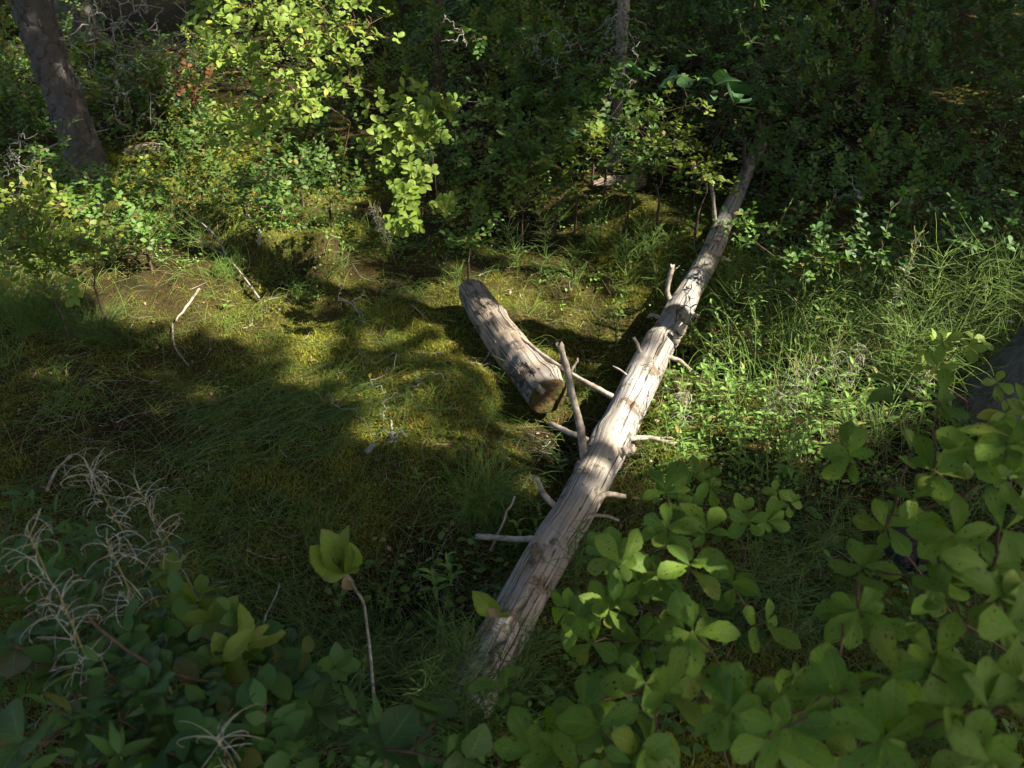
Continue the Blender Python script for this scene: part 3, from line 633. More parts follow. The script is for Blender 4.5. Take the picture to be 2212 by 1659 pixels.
shrub(b, floor_(T), 'sprig', .033, 'nar', 'yellowish', 'yellow-green spruce-like bush half hidden behind the sunlit azalea', n=12, tlen=.16)
# narrow-leaved shrubs of the middle back
for (px, py, d, w_, h_, m) in [(1290, 210, 4.7, .22, .22, 'huck'), (1180, 260, 4.7, .25, .2, 'huck'), (1250, 290, 4.4, .16, .12, 'yellowish'), (1130, 330, 4.2, .2, .14, 'huck'), (1190, 130, 5.2, .35, .3, 'deep'), (1340, 130, 5.3, .25, .3, 'huck')]:
    T = blob(px, py, d, w_, .2, h_, int(220 * w_) + 10); c = T.mean(0); shrub(onground(c[0], c[1] + .05), floor_(T), 'whorl', .05, 'nar', m, 'narrow-leaved shrub with drooping whorls in the shade behind the mossy ridge', 'narrow-leaved shrubs behind the mossy ridge', n=9, spread=.0)
# bushy yellow-green shrub above the log's far end, low shrubs round it
for px, py, d, w_, h_, cnt, m, lab in [(1440, 300, 4.2, .26, .22, 70, 'yellowish', 'rounded yellow-green shrub left of the far end of the fallen log'), (1520, 360, 4.1, .16, .12, 34, 'yellowish', 'small yellow-green shrub touching the far end of the fallen log'),
        (1360, 350, 4.3, .14, .12, 26, 'huck', 'small dark shrub above the splintered log end'), (1700, 500, 3.6, .26, .14, 44, 'huck', 'low leafy shrub right of the shaded part of the fallen log'), (1780, 560, 3.4, .25, .12, 40, 'huck', 'low leafy shrub behind the tall horsetails, left one'), (1930, 500, 3.6, .35, .16, 60, 'deep', 'low leafy shrub behind the tall horsetails, dark middle one'), (2120, 470, 3.7, .3, .18, 50, 'deep', 'low leafy shrub behind the tall horsetails, nearest the right edge')]:
    T = blob(px, py, d, w_, .2, h_, cnt); c = T.mean(0); shrub(onground(c[0], c[1] + .03), floor_(T), 'both', .034, 'ob', m, lab, n=6)
# left side
for px, py, d, w_, h_, cnt, m, lab in [(40, 440, 3.9, .28, .22, 80, 'yellowish', 'blueberry bush at the left edge beneath the plated trunk'), (110, 330, 5.0, .3, .2, 50, 'huck', 'dim bush hugging the foot of the plated trunk on its left'), (280, 400, 4.5, .3, .12, 50, 'huck', 'low leafy shrub right of the foot of the plated trunk'),
        (170, 520, 3.75, .17, .06, 26, 'yellowish', 'low bright shrub with flat leaf sprays at the sunny left moss edge'), (400, 330, 5.2, .35, .14, 46, 'huck', 'leafy shrub between the pale log piece and the sunlit azalea'), (600, 400, 4.2, .16, .16, 34, 'huck', 'upright blueberry plant on the bank under the sunlit azalea'), (640, 330, 4.9, .35, .16, 50, 'huck', 'shaded shrub low under the tall sunlit azalea'), (40, 150, 6.3, .5, .4, 70, 'yellowish', 'yellow-green bush left of the plated trunk near the top corner'), (330, 210, 6.6, .5, .2, 60, 'yellowish', 'sun-dappled low shrub behind the bare dead branches')]:
    T = blob(px, py, d, w_, .22, h_, cnt); c = T.mean(0); shrub(onground(c[0], c[1] + .03), floor_(T), 'sprig', .032 if d < 5.5 else .045, 'ov', m, lab, n=8, single=120 if px == 170 else 0, near_tmpl='ov8')
for px, py, d in [(400, 130, 6.2), (440, 165, 6.0), (360, 175, 6.4)]:
    T = blob(px, py, d, .2, .15, .1, 14); c = T.mean(0); shrub(onground(c[0], c[1]), floor_(T), 'sprig', .04, 'ov', 'red', 'small bush turning red in the dappled light behind the clearing', 'reddening bushes behind the clearing', n=7)
for px, py, d, w_, h_, cnt, m, lab in [(1000, 470, 3.9, .22, .12, 34, 'huck', 'low shaded shrub on the moss between the sunlit azalea and the mossy ridge'), (1090, 400, 4.3, .3, .14, 40, 'yellowish', 'low yellowish shrub on top of the mossy ridge'), (1200, 380, 4.5, .25, .14, 34, 'huck', 'low shrub rooted behind the mossy ridge'), (960, 330, 4.6, .3, .2, 44, 'huck', 'shaded shrub directly behind the smaller sunlit azalea'),
        (700, 380, 4.6, .28, .16, 40, 'huck', 'green shrub on the bank between the two sunlit azaleas'), (520, 390, 4.7, .26, .12, 34, 'huck', 'low leafy shrub on the bank left of the upright blueberry'), (450, 260, 5.6, .35, .2, 44, 'yellowish', 'leafy low shrub under the left end of the tall sunlit azalea'), (60, 520, 3.7, .22, .12, 44, 'yellowish', 'dense low shrub at the left edge above the grass tussock'), (300, 470, 4.1, .25, .1, 30, 'huck', 'low shrub among the horsetails on the left bank'), (200, 440, 4.4, .3, .12, 40, 'huck', 'dim low shrub in front of the plated trunk')]:
    T = blob(px, py, d, w_, .2, h_, cnt); c = T.mean(0); shrub(onground(c[0], c[1] + .03), floor_(T), 'sprig', .032, 'ov', m, lab, n=8)
# big-leaved plant in the shade
def bigleaf(tips, L, key, mat, label, nleaf=5, name='broad_leaved_plant', cat='plant', stemr=.004, up=.3, base=None):
    T = np.array(tips); c = T.mean(0); b = onground(c[0], c[1] + .04) if base is None else base; t0 = thing(name, tuple(b), label, cat)
    s, r, ax = twigtree(b, T, .002, stemr, .03); obj('stem', Geo().add(*strands(s, r, 5)).build('stem', M['twig'], b), t0)
    for t, a in zip(T, ax):
        p, q, sz = whorl(t, a, nleaf, L, up)
        for k in range(len(p)):
            o = bpy.data.objects.new('leaf', LEAFM[(key, mat)][R.integers(4)]); COL.objects.link(o); o.parent = t0
            m = Matrix((q[k] * sz[k]).tolist()).to_4x4(); m.translation = Vector(p[k] - b); o.matrix_basis = m
    return t0
bigleaf(tips_px([(1490, 205, 4.45), (1455, 190, 4.5), (1535, 200, 4.4), (1560, 170, 4.6), (1585, 230, 4.4)]), .125, 'ell', 'blue', 'plant with very large blue-green leaves in the shade above the log end', 5)
bigleaf(tips_px([(1260, 300, 4.3), (1375, 170, 4.7)]), .12, 'ell', 'blue', 'smaller plant with large blue-green leaves beside the hanging dead twigs', 6)

# foreground bushes: shoot tips at their photo places
RB = [(1400, 1085, 1.35), (1425, 1145, 1.32), (1380, 1165, 1.35), (1455, 1150, 1.35), (1485, 1235, 1.3), (1335, 1235, 1.32), (1510, 1205, 1.35), (1405, 1115, 1.5), (1440, 1215, 1.42), (1362, 1212, 1.45), (1300, 1315, 1.4), (1388, 1300, 1.4), (1505, 1290, 1.38), (1560, 1300, 1.38), (1462, 1365, 1.3), (1312, 1395, 1.36), (1245, 1350, 1.42), (1400, 1430, 1.25), (1478, 1480, 1.1), (1600, 1470, 1.2), (1690, 1440, 1.25), (1560, 1430, 1.2),
      (1165, 1550, 1.3), (1115, 1520, 1.32), (1270, 1540, 1.25), (1200, 1600, 1.2), (1350, 1560, 1.15), (1440, 1620, 1.1), (1545, 1560, 1.12), (1330, 1640, 1.15), (1250, 1650, 1.2), (1150, 1650, 1.25), (1400, 1350, 1.45), (1520, 1380, 1.35), (1640, 1380, 1.4), (1230, 1300, 1.6), (1450, 1280, 1.5)]
RC = [(1700, 1540, 1.15), (1785, 1500, 1.1), (1850, 1560, 1.0), (1830, 1340, 1.25), (1900, 1430, 1.05), (2000, 1350, 1.05), (2040, 1270, 1.1), (2095, 1340, 1.0), (1990, 1250, 1.15), (1865, 1230, 1.25), (2185, 1480, .95), (2120, 1570, .9), (1950, 1610, .92), (2205, 1350, 1.0), (1640, 1600, 1.05), (1760, 1620, .98), (2190, 1620, .85), (2050, 1600, .9), (1930, 1300, 1.3), (2030, 1440, 1.1), (2160, 1250, 1.1), (1700, 1640, 1.1), (1850, 1650, 1.1)]
RD = [(1985, 905, 1.35), (2065, 875, 1.35), (2095, 965, 1.25), (2155, 930, 1.3), (1935, 1015, 1.35), (2010, 1045, 1.3), (2105, 1075, 1.2), (2165, 1115, 1.15), (1960, 1085, 1.4), (2050, 1150, 1.25), (2195, 1190, 1.1), (1925, 1130, 1.45), (2200, 1010, 1.2), (2130, 1020, 1.3), (2205, 1090, 1.3), (1990, 980, 1.45)]
RE = [(1500, 1030, 2.0), (1565, 1065, 1.95), (1620, 1085, 1.95), (1680, 1055, 2.0), (1595, 1115, 1.9), (1645, 1125, 1.95), (1540, 1020, 2.05), (1500, 1080, 2.0), (1700, 1100, 1.95)]
kw = dict(n=6, single=300, near_tmpl='ob16', twig='redtwig', spread=.18)
shrub(onground(.62, .55), tips_px(RB), 'whorl', .057, 'ob8', 'azalea_near', 'near azalea with dark-spotted leaves, right of the near end of the long log', r_base=.006, **kw)
shrub(onground(1.1, .62), tips_px(RC), 'whorl', .053, 'ob8', 'azalea_near', 'near azalea with the largest soft-focus leaves in the bottom right corner', r_base=.007, **kw)
shrub(onground(1.45, 1.0), tips_px(RD), 'whorl', .052, 'ob8', 'azalea_near', 'near azalea branch below the right-hand trunk', r_base=.006, **kw)
shrub(gp(1610, 1230), tips_px(RE), 'whorl', .05, 'ob8', 'azalea_near', 'low azalea sprig with spotted leaves just right of the fallen log', r_base=.004, **kw)
# a small azalea seedling in the moss at left
shrub(gp(130, 640), tips_px([(125, 608, 3.15), (140, 620, 3.1)]), 'whorl', .045, 'ob8', 'azalea', 'tiny seedling with a rosette of bright leaves in the left moss', single=20, near_tmpl='ob8', r_base=.002, n=5)
shrub(gp(2090, 900), tips_px([(2060, 720, 2.65), (2040, 760, 2.6), (2090, 770, 2.55), (2020, 740, 2.7), (2110, 740, 2.6), (2050, 800, 2.55), (1990, 780, 2.65)]), 'whorl', .05, 'ob8', 'azalea', 'sunlit broad-leaved plant with red stems left of the right-hand trunk', single=60, near_tmpl='ob8', r_base=.004, n=5, twig='redtwig')
shrub(gp(2180, 990), tips_px([(2160, 820, 2.1), (2185, 850, 2.05), (2200, 900, 2.0), (2170, 880, 2.1)]), 'whorl', .045, 'ob8', 'azalea', 'small leafy plant in front of the right-hand trunk', single=60, near_tmpl='ob8', r_base=.003, n=5, twig='redtwig')
# rolled-leaf sapling, in front of the dark hollow
def sapling(basepx, topd, tip, bend, leaves, label):
    b = gp(*basepx); tp = at(*tip); t0 = thing('sapling', tuple(b), label, 'sapling'); mid = at(*bend)
    obj('stem', stick_mesh([b, mid, tp], .004, .0022, 'stem', 'greytwig', b, 3, 6), t0)
    for (dx, dz, L, an, mt) in leaves:
        d = nrm(np.array([dx, -.15, dz])); o = bpy.data.objects.new('leaf', LEAFM[('ell', 'pale')][R.integers(4)] if mt else DRYL); COL.objects.link(o); o.parent = t0
        fr = frames(d[None], np.array([[math.sin(an) * .9, -1, .2]]))[0]; m = Matrix((fr * L * np.array([.85, 1, 1.4])).tolist()).to_4x4(); m.translation = Vector(tp - b); o.matrix_basis = m
    return t0
DRYL = mesh('dry_leaf', T_ell[0], T_ell[1], M['dry'], True, T_ell[2])
sapling((812, 1560), 0, (750, 1238, 1.75), (790, 1330, 1.78), [(-1.0, 1.3, .105, .9, 1), (-.45, 1.6, .12, .6, 1), (.02, 1.5, .11, -.8, 1), (-1.5, .35, .07, .3, 1), (-.7, .9, .08, -.6, 1), (.0, -1, .05, .2, 0), (.8, .6, .035, .3, 1), (.25, 1.2, .085, .9, 1)], 'bare-stemmed sapling with pale upright rolled leaves over the dark hollow')
sapling((1035, 1440), 0, (1075, 1330, 1.6), (1060, 1390, 1.7), [(-.5, .8, .08, .2, 1), (-.2, .5, .04, .2, 0), (.3, .2, .03, .1, 1)], 'small sapling with a curled leaf against the shaded log end')
# bottom-left broad dim plants and pale ones
BL = [((60, 1270, 1.4), .11), ((20, 1350, 1.3), .12), ((130, 1420, 1.25), .13), ((180, 1510, 1.2), .13), ((290, 1550, 1.2), .13), ((380, 1590, 1.2), .12), ((60, 1570, 1.1), .12), ((330, 1440, 1.3), .10), ((600, 1480, 1.4), .09), ((160, 1290, 1.3), .08), ((940, 1560, 1.2), .10), ((830, 1620, 1.2), .10), ((1000, 1640, 1.15), .09)]
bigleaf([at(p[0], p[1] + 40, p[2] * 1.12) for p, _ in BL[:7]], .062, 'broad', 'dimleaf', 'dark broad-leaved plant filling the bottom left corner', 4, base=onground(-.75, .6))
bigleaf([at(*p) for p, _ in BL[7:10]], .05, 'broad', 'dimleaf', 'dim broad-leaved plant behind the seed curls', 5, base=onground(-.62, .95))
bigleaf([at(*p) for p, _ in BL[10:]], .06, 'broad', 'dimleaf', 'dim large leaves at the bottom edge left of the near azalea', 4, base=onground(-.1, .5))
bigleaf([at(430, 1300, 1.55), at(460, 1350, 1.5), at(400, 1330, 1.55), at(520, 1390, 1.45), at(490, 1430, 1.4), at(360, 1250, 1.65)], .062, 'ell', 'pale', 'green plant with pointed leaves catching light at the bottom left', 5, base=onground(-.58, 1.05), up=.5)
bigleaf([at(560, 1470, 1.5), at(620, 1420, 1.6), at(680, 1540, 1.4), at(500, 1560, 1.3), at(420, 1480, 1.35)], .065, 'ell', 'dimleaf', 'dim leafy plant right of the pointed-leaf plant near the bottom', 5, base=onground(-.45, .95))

# ------------------------------------------------------------------ herbs, horsetails, grass
def herb(base, hgt, n, L, label, group, lean=None, mat='herb', fluff=False, name='willowherb', pods=False, twin=1):
    t0 = thing(name, tuple(base), label, 'herb', group); b = np.asarray(base); lean = R.normal(0, .12, 2) if lean is None else np.array(lean)
    s = np.linspace(0, 1, 6); Pm = b + np.stack([lean[0] * s ** 1.5 * hgt, lean[1] * s ** 1.5 * hgt, s * hgt], -1)
    obj('stem', Geo().add(*strands(Pm[None], (np.linspace(.0022, .0009, 6))[None], 4)).build('stem', M['pod'], b), t0)
    P, D, N, S = [], [], [], []
    for k in range(n):
        f = .25 + .75 * k / max(n - 1, 1); p = b + np.array([lean[0] * f ** 1.5, lean[1] * f ** 1.5, f]) * hgt; a = k * 1.6 + R.uniform(-.3, .3)
        for sgn in (0, math.pi):
            P.append(p); d = np.array([math.cos(a + sgn), math.sin(a + sgn), R.uniform(-.1, .6) + .5 * f ** 3]); D.append(d); N.append([0, 0, 1.]); S.append(L * R.uniform(.7, 1.1) * (1.1 - .5 * f))
    o = obj('foliage', Geo().add(*put_leaves(T_lan12 if L > .05 else T_lan, np.array(P), frames(np.array(D), np.array(N) + R.normal(0, .2, (len(N), 3))), S)).build('foliage', M[mat], b), t0)
    top = Pm[-1]
    if pods:
        m = 12; a = R.uniform(0, 6.28, m); q = np.linspace(0, 1, 5); ln = R.uniform(.04, .07, m)
        st_ = Pm[-1] - (Pm[-1] - Pm[3]) * R.random((m, 1)) * .8
        dr = np.stack([np.cos(a) * .45, np.sin(a) * .45, np.ones(m)], -1); PP = st_[:, None] + dr[:, None] * (q[None, :, None] * ln[:, None, None])
        obj('seed_pod', Geo().add(*strands(PP, .0011 + 0 * q[None], 3)).build('seed_pod', M['pod'], b), t0)['kind'] = 'stuff'
    if fluff:
        m = int(46 * fluff); q = np.linspace(0, 1, 7); a = R.uniform(0, 6.28, m); rad = R.uniform(.008, .03, m) * (1 + .4 * (fluff > 1)); turn = R.uniform(1.5, 5, m)
        c = Pm[-1] - (Pm[-1] - Pm[2]) * R.random((m, 1)) + R.normal(0, .012, (m, 3)); el = R.normal(0, .6, m)
        u = np.stack([np.cos(a), np.sin(a), 0 * a], -1); v = np.stack([-np.sin(a) * np.sin(el), np.cos(a) * np.sin(el), np.cos(el)], -1)
        th = q[None] * turn[:, None]; PP = c[:, None] + rad[:, None, None] * (np.cos(th)[..., None] * u[:, None] + np.sin(th)[..., None] * v[:, None] * R.uniform(.6, 1.2, (m, 1, 1)))
        obj('seed_fluff', Geo().add(*strands(PP, np.linspace(.0007, .0003, 7)[None], 3)).build('seed_fluff', M['fluff'], b), t0)['kind'] = 'stuff'
    return t0
HG = 'willowherbs in the sunny gap right of the fallen log'; HL = 'light green willowherb in the sunlit tangle right of the fallen log'
for k in range(75):
    px, py = R.uniform(1420, 2000), R.uniform(720, 1060)
    if py > 940 and px > 1850: continue
    herb(gp(px, py), R.uniform(.12, .28), 6, .055, HL, HG)
for px, py, fl in [(1720, 900, 1), (1800, 900, 1), (1690, 960, 1), (1640, 950, .7), (1790, 870, .8), (1470, 960, .8), (1950, 900, .6)]:
    herb(gp(px, py), R.uniform(.2, .3), 5, .04, 'willowherb gone to white seed fluff in the sunlit tangle', 'willowherbs gone to seed', fluff=fl, pods=True)
herb(gp(1890, 800), .55, 7, .05, 'tall willowherb with seed pods rising above the horsetails at right', None, (.05, 0), fluff=.7, pods=True)
herb(gp(840, 560), .24, 7, .045, 'willowherb with white fluff below the smaller sunlit azalea', None, (-.25, 0), fluff=.9, pods=True)
herb(gp(855, 575), .30, 7, .045, 'pod-bearing willowherb leaning left below the smaller sunlit azalea', None, (-.3, 0), fluff=.5, pods=True)
for px, py, h_, L, lab in [(945, 1290, .12, .06, 'dim green herb with pointed leaves on the dark hollow, left one'), (975, 1265, .13, .06, 'dim green herb with pointed leaves on the dark hollow, right one'), (1208, 1020, .07, .05, 'small bright herb beside the tall stub'), (1335, 700, .17, .045, 'herb standing behind the fallen log under the forked stub'), (1180, 700, .09, .03, 'small bright herb between the two logs, nearest the short one'), (1210, 680, .08, .03, 'small bright herb between the two logs, farther one'), (645, 655, .08, .04, 'feathery herb on the sunlit moss at the shadow edge'), (690, 650, .07, .035, 'small herb beside the feathery one on the moss'), (490, 670, .07, .035, 'bright herb in the middle of the sunny moss'), (905, 1040, .05, .03, 'tiny herb on the dim moss'), (1120, 1190, .1, .06, 'herb beside the horizontal stub'), (1330, 760, .1, .04, 'herb in the gap under the long dead branch'), (1345, 920, .09, .04, 'herb overhanging the pale log'), (1155, 1170, .12, .05, 'herb leaning on the lower log'), (1240, 1230, .14, .05, 'feathery dim herb against the lower log'), (1480, 1010, .14, .05, 'herb hugging the right side of the pale log')]:
    herb(gp(px, py), h_, 5, L, lab, None)
for k, (px, py, d, rx, rz, cnt, L, m, tm, lab) in enumerate([(150, 1500, 1.45, .22, .08, 24, .042, 'deep', 'lan', 'dense dim plant with narrow leaves in the bottom left corner'), (330, 1420, 1.45, .16, .09, 30, .045, 'deep', 'ov', 'dim leafy shrub under the pointed-leaf plant'), (560, 1560, 1.4, .2, .08, 30, .045, 'deep', 'ov', 'dim leafy shrub at the bottom left of the sapling'), (780, 1620, 1.4, .22, .06, 26, .045, 'deep', 'lan', 'dim narrow-leaved plant at the bottom edge beside the sapling foot'), (60, 1630, 1.3, .18, .06, 18, .045, 'deep', 'lan', 'narrow-leaved plant cut off by the bottom left corner'), (380, 1640, 1.25, .2, .07, 26, .05, 'deep', 'ov', 'dim shrub cut off by the bottom edge'), (40, 1200, 1.7, .14, .08, 20, .05, 'deep', 'lan', 'dim plant at the left edge behind the seed curls')]):
    T = blob(px, py, d, rx, .14, rz, cnt); c = T.mean(0); shrub(onground(c[0], c[1] + .03), floor_(T), 'both', L, tm, m, lab, n=6, r_base=.004)
# seed-curl fireweeds at lower left
for px, py, d, lab, bb in [(190, 1010, 1.45, 'fireweed with white seed curls, topmost of the lower left group', (-.72, 1.25)), (60, 1150, 1.3, 'fireweed with seed curls at the lower left edge', (-.75, .95)), (230, 1170, 1.35, 'fireweed with wide open seed curls left of the pointed leaves', (-.62, 1.0)), (130, 1290, 1.25, 'fireweed seed curls above the dark broad leaves', (-.68, .85)), (470, 1590, 1.15, 'fireweed seed curls at the bottom edge', (-.4, .72)), (300, 1060, 1.5, 'fireweed with thin curls behind the others', (-.65, 1.3))]:
    b = onground(*bb); tp = at(px, py, d); t0 = thing('fireweed', tuple(b), lab, 'fireweed'); q = np.linspace(0, 1, 6); Pm = b + (tp - b) * q[:, None] + np.array([0, .03, 0]) * np.sin(q * 3.1)[:, None]
    obj('stem', Geo().add(*strands(Pm[None], np.linspace(.0028, .0012, 6)[None], 5)).build('stem', M['pod'], b), t0)
    m = 44; qq = np.linspace(0, 1, 9); a = R.uniform(0, 6.28, m); rad = R.uniform(.007, .02, m); turn = R.uniform(2.2, 5.6, m); f = R.random((m, 1)) ** 1.3
    st_ = tp - (tp - b) * f * .32; u = nrm(np.stack([np.cos(a), np.sin(a), R.normal(0, .3, m)], -1)); v = nrm(np.array([0, 0, 1]) + R.normal(0, .4, (m, 3)))
    th = qq[None] * turn[:, None]; PP = st_[:, None] + rad[:, None, None] * (np.sin(th)[..., None] * v[:, None] + (1 - np.cos(th))[..., None] * u[:, None]) + (u * .01)[:, None] * qq[None, :, None] * 2
    obj('seed_curl', Geo().add(*strands(PP, np.linspace(.00048, .00025, 9)[None], 3)).build('seed_curl', M['curl'], b), t0)['kind'] = 'stuff'
    P, D = [], []
    for k in range(9): P.append(b + (tp - b) * (.35 + .055 * k)); D.append([math.cos(k * 2.4), math.sin(k * 2.4), .4])
    obj('foliage', Geo().add(*put_leaves(T_lan12, np.array(P), frames(np.array(D), np.tile([0, 0, 1.], (9, 1))), R.uniform(.05, .08, 9))).build('foliage', M['dimleaf'], b), t0)

def horsetail(base, hgt, label, group, blen=.13, per=10, gap=.028, mat='horse', lean=None, up=.55):
    t0 = thing('horsetail', tuple(base), label, 'horsetail', group); b = np.asarray(base, float); lean = R.normal(0, .16, 2) if lean is None else np.array(lean)
    s = np.linspace(0, 1, 8); Pm = b + np.stack([lean[0] * s ** 1.6 * hgt, lean[1] * s ** 1.6 * hgt, s * hgt], -1)
    obj('stem', Geo().add(*strands(Pm[None], np.linspace(.0022, .0008, 8)[None], 4)).build('stem', M['stem'], b), t0)
    nw = int(hgt * .78 / gap); f = np.repeat(.2 + .8 * (np.arange(nw) + .5) / nw, per); m = len(f); a = R.uniform(0, 6.28, m)
    p0 = b + np.stack([lean[0] * f ** 1.6, lean[1] * f ** 1.6, f], -1) * hgt; ln = blen * (1.05 - .5 * f) * R.uniform(.6, 1.2, m); el = R.normal(up, .18, m); q = np.linspace(0, 1, 6)
    d = np.stack([np.cos(a), np.sin(a)], -1); hx = np.cos(el)[:, None] * q; hz = np.sin(el)[:, None] * q * 1.25 + R.normal(-.12, .22, m)[:, None] * q ** 2
    wob = R.normal(0, .05, (m, 1)) * np.sin(q * 5)[None]
    PP = np.stack([p0[:, 0:1] + ln[:, None] * (hx * d[:, 0:1] - wob * d[:, 1:2]), p0[:, 1:2] + ln[:, None] * (hx * d[:, 1:2] + wob * d[:, 0:1]), p0[:, 2:3] + ln[:, None] * hz], -1)
    o = obj('branches', Geo().add(*strands(PP, np.linspace(.0011, .0006, 6)[None], 3)).build('branches', M[mat], b), t0); o['kind'] = 'stuff'
    return t0
G1 = 'horsetails in the sunlit tangle at right'; K1 = 'bright feathery horsetail in the sunlit tangle at right'
for px, py, h_ in [(1700, 800, .3), (1640, 820, .25), (1570, 760, .28), (1610, 700, .32), (1540, 690, .3), (1780, 860, .3), (1850, 830, .35), (1900, 900, .33), (1960, 820, .42), (2030, 780, .42), (2080, 760, .4), (1990, 900, .3), (1730, 960, .28), (1810, 980, .28), (1880, 1000, .25), (2120, 720, .45), (2170, 740, .4), (1940, 760, .4), (2060, 870, .32), (1760, 740, .3), (1850, 740, .32), (1680, 700, .25), (2200, 700, .4), (1560, 830, .2), (1660, 900, .25)]:
    horsetail(gp(px, py), h_ * (1.12 if px > 1880 else 1), K1, G1, blen=.26 if px > 1880 else .21, per=8, gap=.036, up=.42)
for px, py, h_ in [(1120, 600, .16), (1165, 610, .14), (1230, 600, .15), (1290, 570, .2), (1340, 590, .2), (1390, 570, .18), (1290, 760, .16), (1330, 740, .2), (1350, 650, .14), (1250, 640, .12), (1180, 560, .2), (1260, 530, .22), (1320, 540, .22), (1400, 530, .22), (1440, 590, .2), (1210, 500, .2), (1300, 490, .2), (1380, 500, .22), (1110, 560, .18), (1360, 610, .2), (1420, 640, .18)]:
    horsetail(gp(px, py), h_, 'horsetail spray on the moss behind the two logs', 'horsetails behind the logs', blen=.13, per=9)
for px, py, h_ in [(710, 420, .2), (740, 560, .14), (390, 540, .22), (460, 480, .2), (440, 560, .18), (640, 480, .2), (985, 640, .12), (960, 620, .1), (700, 560, .12), (330, 560, .2)]:
    horsetail(gp(px, py), h_, 'horsetail on the mossy bank at the back left', 'horsetails on the left bank', blen=.14, per=9)
for px, py, h_ in [(1240, 1300, .22), (1280, 1260, .2), (1650, 1320, .25), (1720, 1280, .25), (1780, 1200, .2), (1600, 1350, .3), (1700, 1420, .25), (950, 1520, .25), (1050, 1520, .25), (1010, 1560, .3), (1060, 1600, .32), (960, 1600, .3), (1130, 1500, .2), (990, 1480, .2), (880, 1500, .2), (780, 1560, .25), (1100, 1560, .2)]:
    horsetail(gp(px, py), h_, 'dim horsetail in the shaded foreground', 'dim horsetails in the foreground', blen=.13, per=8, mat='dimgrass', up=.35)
def blades(px0, px1, py0, py1, n, ln, h0, mat, name, label, rad=.0009, flatness=.5, clumps=0, direction=None):
    if clumps:
        cpx, cpy = R.uniform(px0, px1, clumps), R.uniform(py0, py1, clumps); k = R.integers(clumps, size=n); B = np.array([gp(a, b)[:2] for a, b in zip(cpx, cpy)])[k] + R.normal(0, .035, (n, 2))
        ca = R.uniform(0, 6.28, clumps)[k]; a = ca + R.normal(0, 1.3, n)
    else:
        fp = flat(R.uniform(px0, px1, n), R.uniform(py0, py1, n)); B = fp[:, :2]; a = R.uniform(0, 6.28, n)
    if direction is not None: a = R.normal(direction, .35, n)
    L = R.uniform(.5, 1.2, n) * ln; q = np.linspace(0, 1, 7); d = np.stack([np.cos(a), np.sin(a)], -1); e = R.uniform(.1, 1, n) * h0
    cur = R.normal(0, .18, n)[:, None] * q ** 2; along = flatness * q ** 1.3 + (1 - flatness) * q * .6
    x = B[:, 0:1] + L[:, None] * (along * d[:, 0:1] - cur * d[:, 1:2]); y = B[:, 1:2] + L[:, None] * (along * d[:, 1:2] + cur * d[:, 0:1])
    z = H(x, y) + .004 + (e * L)[:, None] * np.sin(np.minimum(q * 2.2 * (1.15 - .35 * flatness), 3.1)); P = np.stack([x, y, z], -1)
    tag(obj(name, Geo().add(*strands(P, (rad * np.array([1, 1, .95, .85, .7, .5, .25]))[None], 3)).build(name, M[mat])), label, None, None, 'stuff')
blades(0, 2212, 450, 1400, 2400, .17, .35, 'grass', 'grass', 'thin grass strands scattered over the moss', flatness=.9)
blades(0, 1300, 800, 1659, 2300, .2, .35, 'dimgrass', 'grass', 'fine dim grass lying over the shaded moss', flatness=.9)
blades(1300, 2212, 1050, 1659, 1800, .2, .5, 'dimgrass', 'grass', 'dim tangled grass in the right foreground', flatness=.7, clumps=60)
blades(1480, 2260, 600, 900, 450, .26, 1.3, 'horse', 'grass', 'long arching horsetail branches crossing in the sun at right', flatness=.7, clumps=50, rad=.001)
blades(1380, 2212, 650, 1100, 1000, .18, .9, 'grass', 'grass', 'sunlit grass tangle right of the log', flatness=.5, clumps=90)
blades(0, 1300, 430, 900, 2200, .14, .6, 'grass', 'grass', 'short grass tufts on the sunlit moss', flatness=.6, clumps=110)
blades(0, 2212, 430, 1500, 1500, .14, .18, 'straw', 'dry_grass', 'dry straw strands scattered on the moss', flatness=1.0, rad=.0006)
blades(0, 130, 560, 760, 900, .28, .9, 'grass', 'grass', 'dense arching grass tussock at the left edge', flatness=.5, clumps=5, rad=.0008)
blades(130, 260, 700, 790, 400, .22, .7, 'dimgrass', 'grass', 'dim arching grass tussock on the left', flatness=.6, clumps=4)
blades(1040, 1110, 1080, 1130, 380, .19, .75, 'grass', 'grass', 'bright fine grass tussock left of the lower log', flatness=.6, clumps=3)
blades(485, 515, 575, 600, 110, .10, .9, 'grass', 'grass', 'small bright grass tuft below the mossy bank', flatness=.4, clumps=1)
blades(330, 700, 880, 1030, 200, .42, .22, 'dimgrass', 'grass', 'long dim horsetail strands swept to the right across the moss', flatness=1.0, direction=.35, rad=.0010)
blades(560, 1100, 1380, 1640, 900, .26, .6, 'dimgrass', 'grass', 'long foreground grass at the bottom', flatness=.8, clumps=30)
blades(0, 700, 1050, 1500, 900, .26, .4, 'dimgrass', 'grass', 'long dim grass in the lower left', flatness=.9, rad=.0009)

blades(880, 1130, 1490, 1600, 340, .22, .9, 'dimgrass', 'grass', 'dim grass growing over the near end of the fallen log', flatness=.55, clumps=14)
for px, py, h_ in [(950, 1570, .2), (1000, 1610, .22), (1070, 1570, .2), (930, 1590, .24), (1120, 1440, .16), (1010, 1620, .24)]:
    horsetail(gp(px, py), h_, 'dim horsetail standing in front of the near end of the fallen log', 'horsetails over the near end of the log', blen=.14, per=9, mat='dimgrass', up=.4)
